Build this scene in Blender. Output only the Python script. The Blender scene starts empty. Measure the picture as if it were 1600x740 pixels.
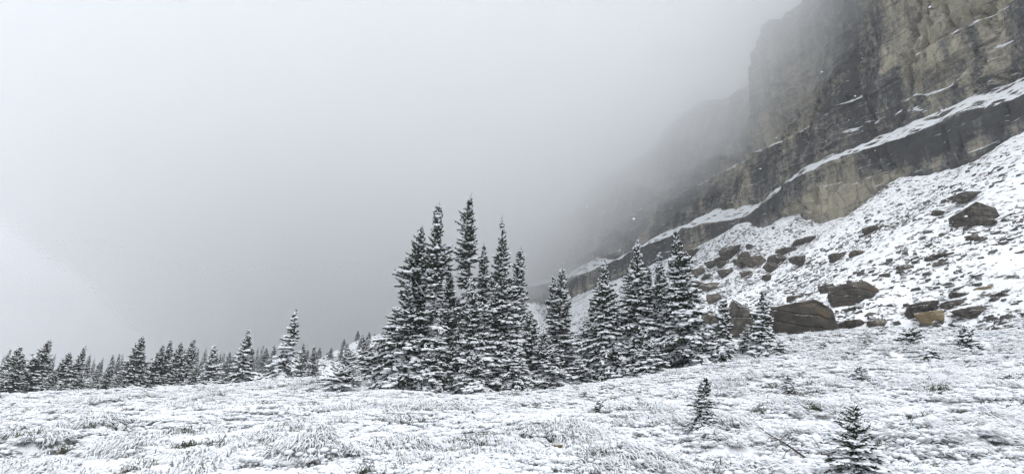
import bpy, math, random
import numpy as np
from mathutils import Vector, Matrix

SC = bpy.context.scene
random.seed(7)
rng = np.random.default_rng(7)
R_ = math.radians

# ------------------------------------------------------------------ camera, world, sun, exposure
PITCH = 16.0
EYE = 1.6
FPX = 800.0                                   # focal length in photograph pixels (1600 wide)
cam_d = bpy.data.cameras.new('camera'); cam = bpy.data.objects.new('camera', cam_d)
SC.collection.objects.link(cam)
cam_d.sensor_width = 36; cam_d.lens = 36 * FPX / 1600
cam_d.clip_start = 0.05; cam_d.clip_end = 6000
cam.location = (0, 0, EYE); cam.rotation_euler = (R_(90 + PITCH), 0, 0)
SC.camera = cam

SUN_EL, SUN_AZ = 60.0, 150.0
w = bpy.data.worlds.new("World"); SC.world = w; w.use_nodes = True
nt = w.node_tree; nt.nodes.clear()
out = nt.nodes.new('ShaderNodeOutputWorld'); bg = nt.nodes.new('ShaderNodeBackground')
sky = nt.nodes.new('ShaderNodeTexSky'); sky.sky_type = 'NISHITA'; sky.sun_disc = False
sky.sun_elevation = R_(SUN_EL); sky.sun_rotation = R_(SUN_AZ); sky.dust_density = 4.0; sky.altitude = 2000
hsv = nt.nodes.new('ShaderNodeHueSaturation'); hsv.inputs['Saturation'].default_value = 0.12
mixw = nt.nodes.new('ShaderNodeMix'); mixw.data_type = 'RGBA'
mixw.inputs[0].default_value = 0.85                      # closed cloud deck in front of the clear sky
tcw = nt.nodes.new('ShaderNodeTexCoord'); sxw = nt.nodes.new('ShaderNodeSeparateXYZ'); mrw = nt.nodes.new('ShaderNodeMapRange')
nt.links.new(tcw.outputs['Generated'], sxw.inputs[0]); nt.links.new(sxw.outputs[2], mrw.inputs[0])
mrw.inputs[1].default_value = 0; mrw.inputs[2].default_value = 1; mrw.inputs[3].default_value = 0; mrw.inputs[4].default_value = 1
pww = nt.nodes.new('ShaderNodeMath'); pww.operation = 'POWER'; pww.inputs[1].default_value = 9.0; nt.links.new(mrw.outputs[0], pww.inputs[0])
mdw = nt.nodes.new('ShaderNodeMath'); mdw.operation = 'MULTIPLY_ADD'; mdw.inputs[1].default_value = 3.5; mdw.inputs[2].default_value = 1.06; nt.links.new(pww.outputs[0], mdw.inputs[0])   # overcast: brightest overhead
vmw = nt.nodes.new('ShaderNodeVectorMath'); vmw.operation = 'SCALE'; vmw.inputs[0].default_value = (3.72, 4.02, 4.42)
nt.links.new(mdw.outputs[0], vmw.inputs['Scale']); nt.links.new(vmw.outputs[0], mixw.inputs[7])
nt.links.new(sky.outputs[0], hsv.inputs['Color']); nt.links.new(hsv.outputs[0], mixw.inputs[6])
nt.links.new(mixw.outputs[2], bg.inputs[0]); bg.inputs[1].default_value = 0.10
nt.links.new(bg.outputs[0], out.inputs[0])

sun_d = bpy.data.lights.new('sun', 'SUN'); sun = bpy.data.objects.new('sun', sun_d)
SC.collection.objects.link(sun)
sun_d.energy = 1.5; sun_d.angle = R_(30); sun_d.color = (1.0, 0.985, 0.96)
sun.rotation_euler = (R_(90 - SUN_EL), 0, R_(180 - SUN_AZ))

SC.view_settings.view_transform = 'Standard'; SC.view_settings.look = 'None'
SC.view_settings.exposure = 0.46; SC.view_settings.gamma = 1
SC.cycles.max_bounces = 12; SC.cycles.diffuse_bounces = 3; SC.cycles.glossy_bounces = 1
SC.cycles.transmission_bounces = 1; SC.cycles.volume_bounces = 10
SC.cycles.use_denoising = True; SC.cycles.denoiser = 'OPENIMAGEDENOISE'
SC.cycles.denoising_input_passes = 'RGB_ALBEDO_NORMAL'; SC.cycles.denoising_prefilter = 'NONE'

# ------------------------------------------------------------------ picture <-> world
CP, SP = math.cos(R_(PITCH)), math.sin(R_(PITCH))
def ray(px, py):
    a, b = px - 800.0, 370.0 - py
    return np.array([a, FPX * CP - b * SP, FPX * SP + b * CP])
DU = np.array([-.299, .9542]); NV = np.array([.9542, .299])      # along the mountain wall / towards it
def uv_of(x, y): return x * DU[0] + y * DU[1], x * NV[0] + y * NV[1]
def xy_of(u, v): return u * DU[0] + v * NV[0], u * DU[1] + v * NV[1]
def on_wall(px, py, V):
    d = ray(px, py); k = V / (d[0] * NV[0] + d[1] * NV[1])
    x, y, z = d * k; return uv_of(x, y)[0], z + EYE

# ------------------------------------------------------------------ noise in numpy
def _h(ix, iy, iz, s):
    h = (ix * 374761393 + iy * 668265263 + iz * 2147483647 + s * 1274126177) & 0xffffffff
    h = ((h ^ (h >> 13)) * 1274126177) & 0xffffffff
    h = ((h ^ (h >> 16)) * 2246822519) & 0xffffffff
    return ((h ^ (h >> 15)) & 0xffffff) / float(0xffffff)
def hash01(a, b=0, s=0):
    return _h(np.asarray(a, dtype=np.int64), np.asarray(b, dtype=np.int64), np.int64(0), s)
def vn(x, y, s=0):
    x = np.asarray(x, float); y = np.asarray(y, float)
    ix = np.floor(x).astype(np.int64); iy = np.floor(y).astype(np.int64)
    fx = x - ix; fy = y - iy
    fx = fx * fx * (3 - 2 * fx); fy = fy * fy * (3 - 2 * fy)
    z = np.int64(0)
    a = _h(ix, iy, z, s); b = _h(ix + 1, iy, z, s); c = _h(ix, iy + 1, z, s); d = _h(ix + 1, iy + 1, z, s)
    return (a * (1 - fx) + b * fx) * (1 - fy) + (c * (1 - fx) + d * fx) * fy
def fbm(x, y, o=4, s=0, g=.5):
    t = 0; a = 1; n = 0
    for i in range(o):
        t = t + a * (vn(x, y, s + i * 17) - .5); n += a; a *= g; x = x * 2.03 + 5.3; y = y * 2.03 + 1.7
    return t / n * 2
def ss(a, b, x):
    t = np.clip((np.asarray(x, float) - a) / (b - a), 0, 1); return t * t * (3 - 2 * t)

# ------------------------------------------------------------------ terrain shape
V0, VW = 34.0, 80.0
BASE = [(1600,203),(1575,220),(1550,235),(1520,252),(1475,272),(1430,280),(1390,290),(1360,310),(1320,335),(1290,342),
        (1250,335),(1215,345),(1194,358),(1157,352),(1125,371),(1092,387),(1064,403),(1010,418),(958,436),(905,462),(870,474),(835,474),(780,470)]
_b = sorted(on_wall(a, b, VW) for a, b in BASE)
BU = np.array([p[0] for p in _b]); BZ = np.array([p[1] for p in _b])
def zb(u):
    u = np.asarray(u, float)
    return np.interp(u, BU, BZ) + np.where(u < BU[0], (BU[0] - u) * .05, 0)
AZK = np.array([-180,-100,-60,-45,-20,-8,0,7,18,26,48,70,110,180.]); SLK = np.array([0,0,.03,.036,.066,.062,.072,.085,.112,.139,.150,.13,0,0])
SPA = np.array([-180,-40,-27,-20,-14.5,-7.2,-1.5,3,8,14,180.]); SPZ = np.array([0,0,2.5,6.3,11.5,21.5,24,23.5,12,0,0]); SPR = np.array([90,90,90,100,110,130,140,150,150,150,150.])
MOUNDS = []                                   # filled below: (x, y, radius, height) of bigger tussocks
TRENCH = []                                   # filled below: (x, y, width, depth) along gullies
def hm(x, y):
    r = np.hypot(x, y) + 1e-6; az = np.degrees(np.arctan2(x, y))
    sl = np.interp(az, AZK, SLK); rr = np.minimum(r, 46)
    z = sl * np.where(rr > 12, rr - 10, np.maximum(rr - 6, 0) ** 2 / 18 * 1.0)
    left = 1 - ss(-11, -3, az)
    z = z - left * np.where(r > 38, np.minimum((r - 38) * .13, 9), 0)
    z = z + .55 * fbm(x / 16, y / 16, 2, 3) * ss(10, 26, r) * (1 - .7 * left)
    return z
def height(x, y, fine=True):
    x = np.asarray(x, float); y = np.asarray(y, float)
    r = np.hypot(x, y) + 1e-6; az = np.degrees(np.arctan2(x, y))
    u, v = uv_of(x, y)
    z = hm(x, y)
    tx, ty = xy_of(u, V0 + 0 * v)
    zt = hm(tx, ty)
    vv = V0 + 3.5 * fbm(u / 18, 0 * u, 3, 11)
    t = np.clip((v - vv) / (VW - vv), 0, 1.05)
    zf = zt + (zb(u) - zt) * (t * (.93 + .07 * t))
    wt = ss(-9, 4, v - vv)
    zz = np.where(v > vv - 9, z * (1 - wt) + zf * wt, z)
    zz = np.where((u > -60), zz, z)
    spz = np.interp(az, SPA, SPZ); spr = np.interp(az, SPA, SPR)
    sp = spz * np.clip((r - 58) / (spr - 58), 0, 1) ** 1.25 - np.maximum(r - spr, 0) * .25 * (spz > .1)
    k = 1.5; sp = sp * (1 + .05 * fbm(az * .5, r / 30, 3, 51))
    zz = np.where(spz > .05, np.maximum(zz, sp) + k * np.exp(-np.abs(zz - sp) / k) * .3 * (sp > 0), zz)
    tal = ss(0, 6, v - vv); 
    if fine:
        near = 1 - ss(60, 130, r)
        # snow-covered tussocks on the meadow
        th = .6; xr = x * .8 - y * .6; yr = x * .6 + y * .8
        m = (.16 * fbm(x / 1.6, y / 1.1, 3, 21) + .075 * np.abs(fbm(xr / .42, yr / .25, 2, 22)) + .05 * fbm(xr / .16, yr / .10, 2, 23))
        m = m + .36 * fbm(x / 4.5, y / 3.2, 2, 27)
        for (ax, ay, rd_, h0_) in MOUNDS: m = m + h0_ * np.exp(-((x - ax) ** 2 + ((y - ay) * 1.2) ** 2) / rd_ ** 2) * (1 + .5 * fbm(x / .5, y / .5, 2, 29))
        zz = zz + (1 - tal) * m * near
        # blocky rubble on the talus
        s1 = .7 * fbm(u / 2.6, v / 1.4, 3, 31); s2 = fbm(u / .9, v / .5, 2, 32)
        zz = zz + tal * (.45 * np.maximum(s1, -.1) + .22 * s2 + .9 * fbm(u / 9, v / 14, 2, 33)) * (1 - ss(180, 260, r) * .5)
        for (ax, ay, bx, by, wd, dp) in TRENCH:
            ex, ey = bx - ax, by - ay; L2 = ex * ex + ey * ey
            q = np.clip(((x - ax) * ex + (y - ay) * ey) / L2, 0, 1)
            dd = np.hypot(x - ax - q * ex, y - ay - q * ey) + .05 * fbm(x / .2, y / .2, 2, 77)
            zz = zz - dp * (1 - ss(wd * .35, wd, dd)) * np.minimum(1, .35 + q * 1.2)
    return zz
def hit(px, py, rmin=4, rmax=260, fine=False):
    d = ray(px, py); d = d / math.hypot(d[0], d[1])
    r = np.arange(rmin, rmax, .05)
    g = height(d[0] * r, d[1] * r, fine) - (EYE + d[2] * r)
    i = np.argmax(g > 0)
    if g[i] <= 0: return None
    return d[0] * r[i], d[1] * r[i], float(height(d[0] * r[i], d[1] * r[i], fine)), r[i]
def at_r(px, r):
    d = ray(px, 600.); d = d / math.hypot(d[0], d[1]); x, y = d[0] * r, d[1] * r
    return x, y, float(height(x, y, False)), r

for (pa, pb, wd, dp) in [((872,664),(846,700),.13,.2), ((846,700),(836,745),.2,.34), ((88,652),(112,688),.14,.14), ((112,688),(124,742),.20,.24), ((868,692),(876,694),.1,.12)]:
    A = hit(*pa); B = hit(*pb)
    if A and B: TRENCH.append((A[0], A[1], B[0], B[1], wd, dp))

for (pa, pb, rd_, h0_) in [(1470,690,1.2,.34), (1545,660,1.0,.25), (870,680,.8,.26), (620,716,.7,.28), (300,690,.9,.24), (140,676,.8,.26), (190,715,.7,.25), (1120,690,.7,.22), (1440,606,1.3,.25),
                           (1250,640,.9,.22), (760,700,.8,.22), (480,735,.8,.3), (985,735,.8,.28), (1180,735,.6,.2), (40,700,.8,.25), (700,650,1.0,.2)]:
    A = hit(pa, pb); MOUNDS.append((A[0], A[1], rd_, h0_))

# ------------------------------------------------------------------ object helpers
def link(o, parent=None):
    SC.collection.objects.link(o)
    if parent is not None: o.parent = parent
    return o
def mesh_np(name, V, F, mats=(), mi=None, smooth=False):
    me = bpy.data.meshes.new(name)
    V = np.asarray(V, np.float32); F = np.asarray(F, np.int32); n = F.shape[1]
    me.vertices.add(len(V)); me.vertices.foreach_set('co', V.ravel())
    me.loops.add(F.size); me.loops.foreach_set('vertex_index', F.ravel())
    me.polygons.add(len(F)); me.polygons.foreach_set('loop_start', np.arange(0, F.size, n, dtype=np.int32))
    me.polygons.foreach_set('loop_total', np.full(len(F), n, dtype=np.int32))
    for m in mats: me.materials.append(m)
    if mi is not None: me.polygons.foreach_set('material_index', np.asarray(mi, np.int32))
    me.polygons.foreach_set('use_smooth', np.full(len(F), smooth, dtype=bool))
    me.update(); me.validate() if False else None
    return me
def ob(name, me, parent=None, **kw):
    o = bpy.data.objects.new(name, me); link(o, parent)
    for k, v in kw.items(): o[k] = v
    return o
def empty(name, loc, label, cat, group=None):
    o = bpy.data.objects.new(name, None); o.empty_display_size = .3; link(o); o.location = loc
    o['label'] = label; o['category'] = cat
    if group: o['group'] = group
    return o

# ------------------------------------------------------------------ materials
def mat(name):
    m = bpy.data.materials.new(name); m.use_nodes = True; n = m.node_tree
    b = n.nodes['Principled BSDF']; b.inputs['Specular IOR Level'].default_value = .25
    return m, n, b
def N(n, t, **k):
    o = n.nodes.new(t)
    for a, v in k.items():
        if a.startswith('i_'): o.inputs[int(a[2:])].default_value = v
        else: setattr(o, a, v)
    return o
def noise(n, vec, scale, det=4, rough=.55, mapscale=None):
    if mapscale:
        mp = N(n, 'ShaderNodeMapping'); mp.inputs['Scale'].default_value = mapscale; n.links.new(vec, mp.inputs[0]); vec = mp.outputs[0]
    t = N(n, 'ShaderNodeTexNoise'); t.inputs['Scale'].default_value = scale; t.inputs['Detail'].default_value = det; t.inputs['Roughness'].default_value = rough
    n.links.new(vec, t.inputs['Vector']); return t.outputs['Fac']
def ramp(n, fac, stops):
    r = N(n, 'ShaderNodeValToRGB'); e = r.color_ramp.elements
    e[0].position, e[0].color = stops[0][0], (*stops[0][1], 1); e[1].position, e[1].color = stops[-1][0], (*stops[-1][1], 1)
    for p, c in stops[1:-1]:
        q = e.new(p); q.color = (*c, 1)
    n.links.new(fac, r.inputs[0]); return r.outputs[0]
def mixc(n, f, a, b):
    m = N(n, 'ShaderNodeMix', data_type='RGBA')
    for s, v in ((0, f), (6, a), (7, b)):
        if isinstance(v, (float, int)): m.inputs[s].default_value = v
        elif isinstance(v, tuple): m.inputs[s].default_value = (*v, 1)
        else: n.links.new(v, m.inputs[s])
    return m.outputs[2]
def math_(n, op, a, b=0., clamp=False):
    m = N(n, 'ShaderNodeMath', operation=op, use_clamp=clamp)
    for s, v in ((0, a), (1, b)):
        if isinstance(v, (float, int)): m.inputs[s].default_value = v
        else: n.links.new(v, m.inputs[s])
    return m.outputs[0]
def bump(n, b, h, strength, dist):
    u = N(n, 'ShaderNodeBump'); u.inputs['Strength'].default_value = strength; u.inputs['Distance'].default_value = dist
    n.links.new(h, u.inputs['Height']); n.links.new(u.outputs[0], b.inputs['Normal'])
def gpos(n): return N(n, 'ShaderNodeNewGeometry').outputs['Position']
def opos(n): return N(n, 'ShaderNodeTexCoord').outputs['Object']
def nz(n):
    s = N(n, 'ShaderNodeSeparateXYZ'); n.links.new(N(n, 'ShaderNodeNewGeometry').outputs['Normal'], s.inputs[0]); return s.outputs[2]
SNOW = (.86, .875, .90)

m_snow, n, b = mat('fresh_snow'); p = gpos(n)
f = noise(n, p, 9, 4); n.links.new(ramp(n, f, [(.3, (.80, .82, .85)), (.6, SNOW)]), b.inputs['Base Color'])
b.inputs['Roughness'].default_value = .9; bump(n, b, noise(n, p, 30, 3), .35, .02)

def snowy(name, rock, lo, hi, cover=.45, scale=1.0, nscale=3., pos=opos):
    """rock with snow lying on the faces that look up"""
    m, n, b = mat(name); p = pos(n)
    f = noise(n, p, 2.2 * scale, 6, .6); col = ramp(n, f, rock)
    g = noise(n, p, nscale, 5, .65)
    k = math_(n, 'ADD', nz(n), math_(n, 'MULTIPLY', math_(n, 'SUBTRACT', g, .5), cover * 2))
    k = N(n, 'ShaderNodeMapRange'); src = math_(n, 'ADD', nz(n), math_(n, 'MULTIPLY', math_(n, 'SUBTRACT', g, .5), cover * 2))
    n.links.new(src, k.inputs[0]); k.inputs[1].default_value = lo; k.inputs[2].default_value = hi
    n.links.new(mixc(n, k.outputs[0], col, SNOW), b.inputs['Base Color']); b.inputs['Roughness'].default_value = .9
    bump(n, b, noise(n, p, 5 * scale, 8, .75), .9, .12); return m
ROCKD = [(.32, (.028, .026, .024)), (.5, (.075, .068, .058)), (.66, (.17, .155, .13))]
m_boulder = snowy('dark_limestone', ROCKD, .70, .9, .42)
m_boulder_bare = snowy('dark_limestone_bare', [(.34, (.026, .023, .020)), (.5, (.06, .053, .045)), (.64, (.13, .117, .096))], .78, .93, .35)
m_boulder_tan = snowy('ochre_limestone', [(.25, (.13, .10, .055)), (.5, (.25, .185, .10)), (.75, (.33, .27, .18))], .72, .9, .3)
m_boulder_rust = snowy('rust_stained_limestone', [(.34, (.03, .027, .024)), (.56, (.075, .066, .055)), (.70, (.12, .075, .042)), (.8, (.10, .09, .078))], .82, .98, .35, .45)
m_stone = snowy('talus_stone', [(.25, (.05, .05, .05)), (.5, (.09, .085, .08)), (.75, (.15, .14, .125))], .45, .72, .35, 1, 4, gpos)

m_meadow, n, b = mat('snowy_turf'); p = gpos(n)
at = N(n, 'ShaderNodeAttribute', attribute_name='soil')
f = noise(n, p, 5, 6, .65, (1, 1, .4)); g = noise(n, p, 1.1, 3)
cov = ramp(n, math_(n, 'ADD', f, math_(n, 'MULTIPLY', g, .35)), [(.40, (0, 0, 0)), (.49, (1, 1, 1))])
grass = ramp(n, noise(n, p, 12, 4), [(.3, (.09, .085, .055)), (.6, (.22, .19, .12)), (.75, (.36, .32, .22))])
col = mixc(n, cov, grass, SNOW)
col = mixc(n, at.outputs['Fac'], col, (.028, .022, .016))
n.links.new(col, b.inputs['Base Color']); b.inputs['Roughness'].default_value = .95
bump(n, b, math_(n, 'ADD', noise(n, p, 12, 5, .7), noise(n, p, 40, 3)), .7, .05)

m_talus, n, b = mat('snowy_scree'); p = gpos(n)
mp = N(n, 'ShaderNodeMapping'); mp.inputs['Rotation'].default_value = (0, 0, R_(-17)); n.links.new(p, mp.inputs[0]); q = mp.outputs[0]
f = noise(n, q, 1.0, 6, .72, (1.9, 1.3, 1.9)); g = noise(n, q, .16, 3)
src = math_(n, 'ADD', math_(n, 'ADD', f, math_(n, 'MULTIPLY', g, .25)), math_(n, 'MULTIPLY', nz(n), .45))
cov = ramp(n, src, [(.89, (0, 0, 0)), (.96, (1, 1, 1))]); 
rock = ramp(n, noise(n, p, 3, 5), [(.3, (.06, .058, .055)), (.55, (.12, .11, .10)), (.75, (.2, .18, .15))])
n.links.new(mixc(n, cov, rock, SNOW), b.inputs['Base Color']); b.inputs['Roughness'].default_value = .95
bump(n, b, noise(n, q, 3.5, 6, .7), .6, .12)

m_cliff, n, b = mat('limestone_cliff'); p = gpos(n)
mp = N(n, 'ShaderNodeMapping'); mp.inputs['Rotation'].default_value = (0, 0, R_(-17.4)); n.links.new(p, mp.inputs[0]); q = mp.outputs[0]
big = noise(n, q, .055, 3, .5, (1, 1, .8))
streak = noise(n, q, .42, 6, .7, (1, 1, .13))
strat = noise(n, q, .5, 5, .7, (.07, .07, 2.2))
fine = noise(n, q, 1.6, 6, .7)
s = math_(n, 'ADD', math_(n, 'ADD', math_(n, 'MULTIPLY', big, .7), math_(n, 'MULTIPLY', streak, .95)), math_(n, 'ADD', math_(n, 'MULTIPLY', strat, .3), math_(n, 'MULTIPLY', fine, .5)))
s = math_(n, 'ADD', math_(n, 'MULTIPLY', math_(n, 'SUBTRACT', s, 1.225), .80), .487)
lit = N(n, 'ShaderNodeAttribute', attribute_name='buff_lit')  # buff rock tone together with light and shade painted into the colour
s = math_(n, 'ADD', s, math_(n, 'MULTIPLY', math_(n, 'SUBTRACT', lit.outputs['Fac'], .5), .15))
rock = ramp(n, s, [(.40, (.045, .047, .050)), (.46, (.08, .082, .084)), (.50, (.155, .152, .138)), (.55, (.235, .217, .172)), (.62, (.34, .308, .232))])
def voro(sc, mpv, feat):
    m_ = N(n, 'ShaderNodeMapping'); m_.inputs['Scale'].default_value = mpv
    wn = N(n, 'ShaderNodeTexNoise'); wn.inputs['Scale'].default_value = .5; wn.inputs['Detail'].default_value = 5; n.links.new(q, wn.inputs['Vector'])
    wv = N(n, 'ShaderNodeVectorMath', operation='MULTIPLY_ADD'); wv.inputs[1].default_value = (2.2, 2.2, 2.2); n.links.new(wn.outputs['Color'], wv.inputs[0]); n.links.new(q, wv.inputs[2])
    n.links.new(wv.outputs[0], m_.inputs[0]); t = N(n, 'ShaderNodeTexVoronoi', feature=feat); t.inputs['Scale'].default_value = sc; n.links.new(m_.outputs[0], t.inputs['Vector']); return t
c1 = voro(.34, (1, 1, .27), 'DISTANCE_TO_EDGE').outputs['Distance']; c2 = voro(.9, (1, 1, .55), 'DISTANCE_TO_EDGE').outputs['Distance']
f1 = voro(.34, (1, 1, .27), 'F1').outputs['Color']; f2 = voro(.9, (1, 1, .55), 'F1').outputs['Color']
s1 = N(n, 'ShaderNodeSeparateXYZ'); n.links.new(f1, s1.inputs[0]); s2 = N(n, 'ShaderNodeSeparateXYZ'); n.links.new(f2, s2.inputs[0])
tone = math_(n, 'ADD', math_(n, 'MULTIPLY', s1.outputs[0], .75), math_(n, 'MULTIPLY', s2.outputs[0], .6))
tn = N(n, 'ShaderNodeMapRange'); n.links.new(tone, tn.inputs[0]); tn.inputs[1].default_value = .1; tn.inputs[2].default_value = 1.2; tn.inputs[3].default_value = .72; tn.inputs[4].default_value = 1.35
vs = N(n, 'ShaderNodeVectorMath', operation='SCALE'); n.links.new(rock, vs.inputs[0]); n.links.new(tn.outputs[0], vs.inputs['Scale']); rock = vs.outputs[0]
rock = mixc(n, ramp(n, c1, [(.0, (.6, .6, .6)), (.03, (0, 0, 0))]), rock, (.03, .03, .031))
rock = mixc(n, ramp(n, c2, [(.0, (.35, .35, .35)), (.04, (0, 0, 0))]), rock, (.035, .035, .036))
st2 = noise(n, q, .5, 4, .7, (.05, .05, 5.5))
rock = mixc(n, math_(n, 'MULTIPLY', ramp(n, st2, [(.36, (.75, .75, .75)), (.43, (0, 0, 0))]), ramp(n, big, [(.42, (1, 1, 1)), (.6, (.15, .15, .15))])), rock, (.045, .045, .046))
rock = mixc(n, ramp(n, strat, [(.36, (.6, .6, .6)), (.40, (0, 0, 0))]), rock, (.06, .06, .062))
k = N(n, 'ShaderNodeMapRange'); n.links.new(math_(n, 'ADD', nz(n), math_(n, 'MULTIPLY', math_(n, 'SUBTRACT', noise(n, q, 1.1, 5, .7), .5), .4)), k.inputs[0])
k.inputs[1].default_value = .74; k.inputs[2].default_value = .84
lg = N(n, 'ShaderNodeAttribute', attribute_name='ledge'); sk = k.inputs[0].links[0].from_socket; n.links.new(math_(n, 'ADD', sk, math_(n, 'MULTIPLY', lg.outputs['Fac'], .17)), k.inputs[0])
n.links.new(mixc(n, k.outputs[0], rock, SNOW), b.inputs['Base Color']); b.inputs['Roughness'].default_value = .9
bump(n, b, math_(n, 'ADD', noise(n, q, 1.2, 7, .72), math_(n, 'MULTIPLY', strat, .8)), .9, .5)

m_needle, n, b = mat('fir_needles'); p = gpos(n)
f = noise(n, p, 6, 3)
n.links.new(ramp(n, f, [(.3, (.012, .020, .013)), (.55, (.024, .037, .021)), (.75, (.045, .062, .032))]), b.inputs['Base Color']); b.inputs['Roughness'].default_value = .7
m_needle_y, n, b = mat('sapling_needles'); p = gpos(n)
n.links.new(ramp(n, noise(n, p, 14, 3), [(.3, (.022, .03, .017)), (.55, (.045, .056, .03)), (.75, (.085, .09, .05))]), b.inputs['Base Color']); b.inputs['Roughness'].default_value = .7
m_bark, n, b = mat('grey_bark'); p = gpos(n)
f = noise(n, p, 5, 5, .7, (1, 1, .5))
n.links.new(ramp(n, f, [(.35, (.07, .06, .052)), (.52, (.17, .155, .14)), (.62, (.5, .5, .5)), (.7, SNOW)]), b.inputs['Base Color']); b.inputs['Roughness'].default_value = .9
m_barkw, n, b = mat('snow_plastered_bark'); p = gpos(n)
n.links.new(ramp(n, noise(n, p, 4, 5, .7, (1, 1, .5)), [(.3, (.10, .09, .08)), (.45, (.30, .28, .27)), (.55, (.62, .62, .63)), (.7, SNOW)]), b.inputs['Base Color'])
m_dead, n, b = mat('dead_wood'); p = gpos(n)
n.links.new(ramp(n, noise(n, p, 20, 4), [(.3, (.035, .027, .022)), (.7, (.09, .07, .06))]), b.inputs['Base Color']); b.inputs['Roughness'].default_value = .9
m_grass, n, b = mat('dry_grass'); p = gpos(n)
n.links.new(ramp(n, noise(n, p, 3, 4), [(.3, (.075, .075, .045)), (.55, (.16, .145, .085)), (.72, (.34, .29, .18))]), b.inputs['Base Color']); b.inputs['Roughness'].default_value = .9
m_sedge, n, b = mat('green_sedge'); p = gpos(n)
n.links.new(ramp(n, noise(n, p, 3, 4), [(.3, (.03, .035, .022)), (.7, (.075, .08, .045))]), b.inputs['Base Color']); b.inputs['Roughness'].default_value = .9

# ------------------------------------------------------------------ ground: one sheet, split where turf gives way to scree
azd = np.concatenate([np.arange(-180, -54, 6.), np.arange(-54, 56.01, .2), np.arange(60, 180.1, 6.)])
rr = [0.35, 1.2, 2.2, 3.2, 4.2, 5.2, 6.2, 7.0]
while rr[-1] < 30: rr.append(rr[-1] * 1.0070)
while rr[-1] < 110: rr.append(rr[-1] * 1.0085)
while rr[-1] < 300: rr.append(rr[-1] * 1.02)
while rr[-1] < 1500: rr.append(rr[-1] * 1.12)
rr = np.array(rr); A, Rg = np.meshgrid(np.radians(azd), rr)
X = Rg * np.sin(A); Y = Rg * np.cos(A); Z = height(X, Y)
U, Vv = uv_of(X, Y)
behind = Vv > VW + 3
Z = np.where(behind & (Y > -60), np.minimum(Z, zb(U)) - 1.5, Z)
nr, na = X.shape; idx = np.arange(nr * na).reshape(nr, na)
F = np.stack([idx[:-1, :-1], idx[:-1, 1:], idx[1:, 1:], idx[1:, :-1]], -1).reshape(-1, 4)[:, ::-1]
P = np.stack([X, Y, Z], -1).reshape(-1, 3)
vt = Vv - (V0 + 3.5 * fbm(U / 18, 0 * U, 3, 11)) + 1.6 * fbm(X / 3, Y / 3, 3, 91)
spz = np.interp(np.degrees(A), SPA, SPZ)
tal = ((vt > 1.0) | ((spz > .3) & (Rg > 54))).reshape(-1)[F[:, 0]]
def sub(F, m):
    f = F[m]; u, inv = np.unique(f, return_inverse=True); return P[u], inv.reshape(f.shape), u
for nm, msk, mt in (('snowy_meadow', ~tal, m_meadow), ('talus_slope', tal, m_talus)):
    pv, pf, keep = sub(F, msk); me = mesh_np(nm, pv, pf, [mt], smooth=True)
    soil = np.zeros(len(pv), np.float32)
    for (ax, ay, bx, by, wd, dp) in TRENCH:
        ex, ey = bx - ax, by - ay; q_ = np.clip(((pv[:, 0] - ax) * ex + (pv[:, 1] - ay) * ey) / (ex * ex + ey * ey), 0, 1)
        dd = np.hypot(pv[:, 0] - ax - q_ * ex, pv[:, 1] - ay - q_ * ey) + .06 * fbm(pv[:, 0] / .15, pv[:, 1] / .15, 2, 78)
        soil = np.maximum(soil, (1 - ss(wd * .3, wd * .55, dd)) * (.45 + .9 * vn(pv[:, 0] / .12, pv[:, 1] / .12, 79)))
    a = me.attributes.new('soil', 'FLOAT', 'POINT'); a.data.foreach_set('value', soil.astype(np.float32))
    ob(nm, me, kind='structure')
cl = bpy.data.meshes.new('x'); bpy.data.meshes.remove(cl)

# ------------------------------------------------------------------ the cliff
def curve(pts, Vc):
    q = sorted(on_wall(a, b_, Vc) for a, b_ in pts)
    return np.array([t[0] for t in q]), np.array([t[1] for t in q])
V2, V3, V4 = 87.0, 90.0, 95.0
C1 = curve([(1600,145),(1585,150),(1500,175),(1425,205),(1390,218),(1350,232),(1300,250),(1275,262),(1230,285),(1181,323),(1157,338),(1116,348),(1064,356),(1007,381),(958,409),(890,434),(835,446),(780,455)], VW)
C2 = curve([(1600,121),(1540,140),(1470,172),(1400,200),(1378,211),(1340,224),(1300,238),(1230,272),(1195,308),(1170,318),(1125,322),(1100,322),(1080,332),(1031,358),(1007,372),(975,394),(950,404),(922,400),(895,415),(870,430),(835,438),(780,444)], V2)
C3 = curve([(1600,5),(1565,25),(1510,47),(1460,75),(1425,92),(1400,108),(1350,142),(1310,165),(1270,187),(1250,203),(1215,220),(1125,255),(1066,285),(1019,310),(960,340),(890,380),(835,405)], V3)
def ci(C, u, lo, hi):
    z = np.interp(u, C[0], C[1]); return z
us = [-45.0]
while us[-1] < 470: us.append(us[-1] + (.42 if us[-1] < 120 else .42 * (1 + (us[-1] - 120) / 40)))
us = np.array(us)
z1, z2, z3 = (np.interp(us, *C) for C in (C1, C2, C3))
z2 = np.maximum(z2, z1 + .6); z3 = np.maximum(z3, z2 + 3)
zT = 92 + 5 * fbm(us / 22, us * 0, 3, 61) + .02 * us
uA = on_wall(1395, 110, V4)[0]; uB = on_wall(1190, 110, V4 + 6)[0]        # where the wall steps back
zT = zT + 30 * (1 - ss(uA - 10, uA + 14, us)) - 4 * ss(uB - 3, uB, us)
set4 = 4.5 * ss(uA - 1.5, uA + 3.5, us) + 7 * ss(uB - 1.0, uB + 2.5, us) + 9 * ss(190, 300, us)
base = zb(us) - 5
prof = []   # rows of (v, z, tag)
def rows(va, za, vb_, zb_, k, tg):
    for i in range(k):
        t = i / k; prof.append((va + (vb_ - va) * t, za + (zb_ - za) * t, tg))
o = np.zeros_like(us)
mid = .55 * set4
rows(o + VW, base, o + VW + .8, z1, 44, 0)
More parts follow.
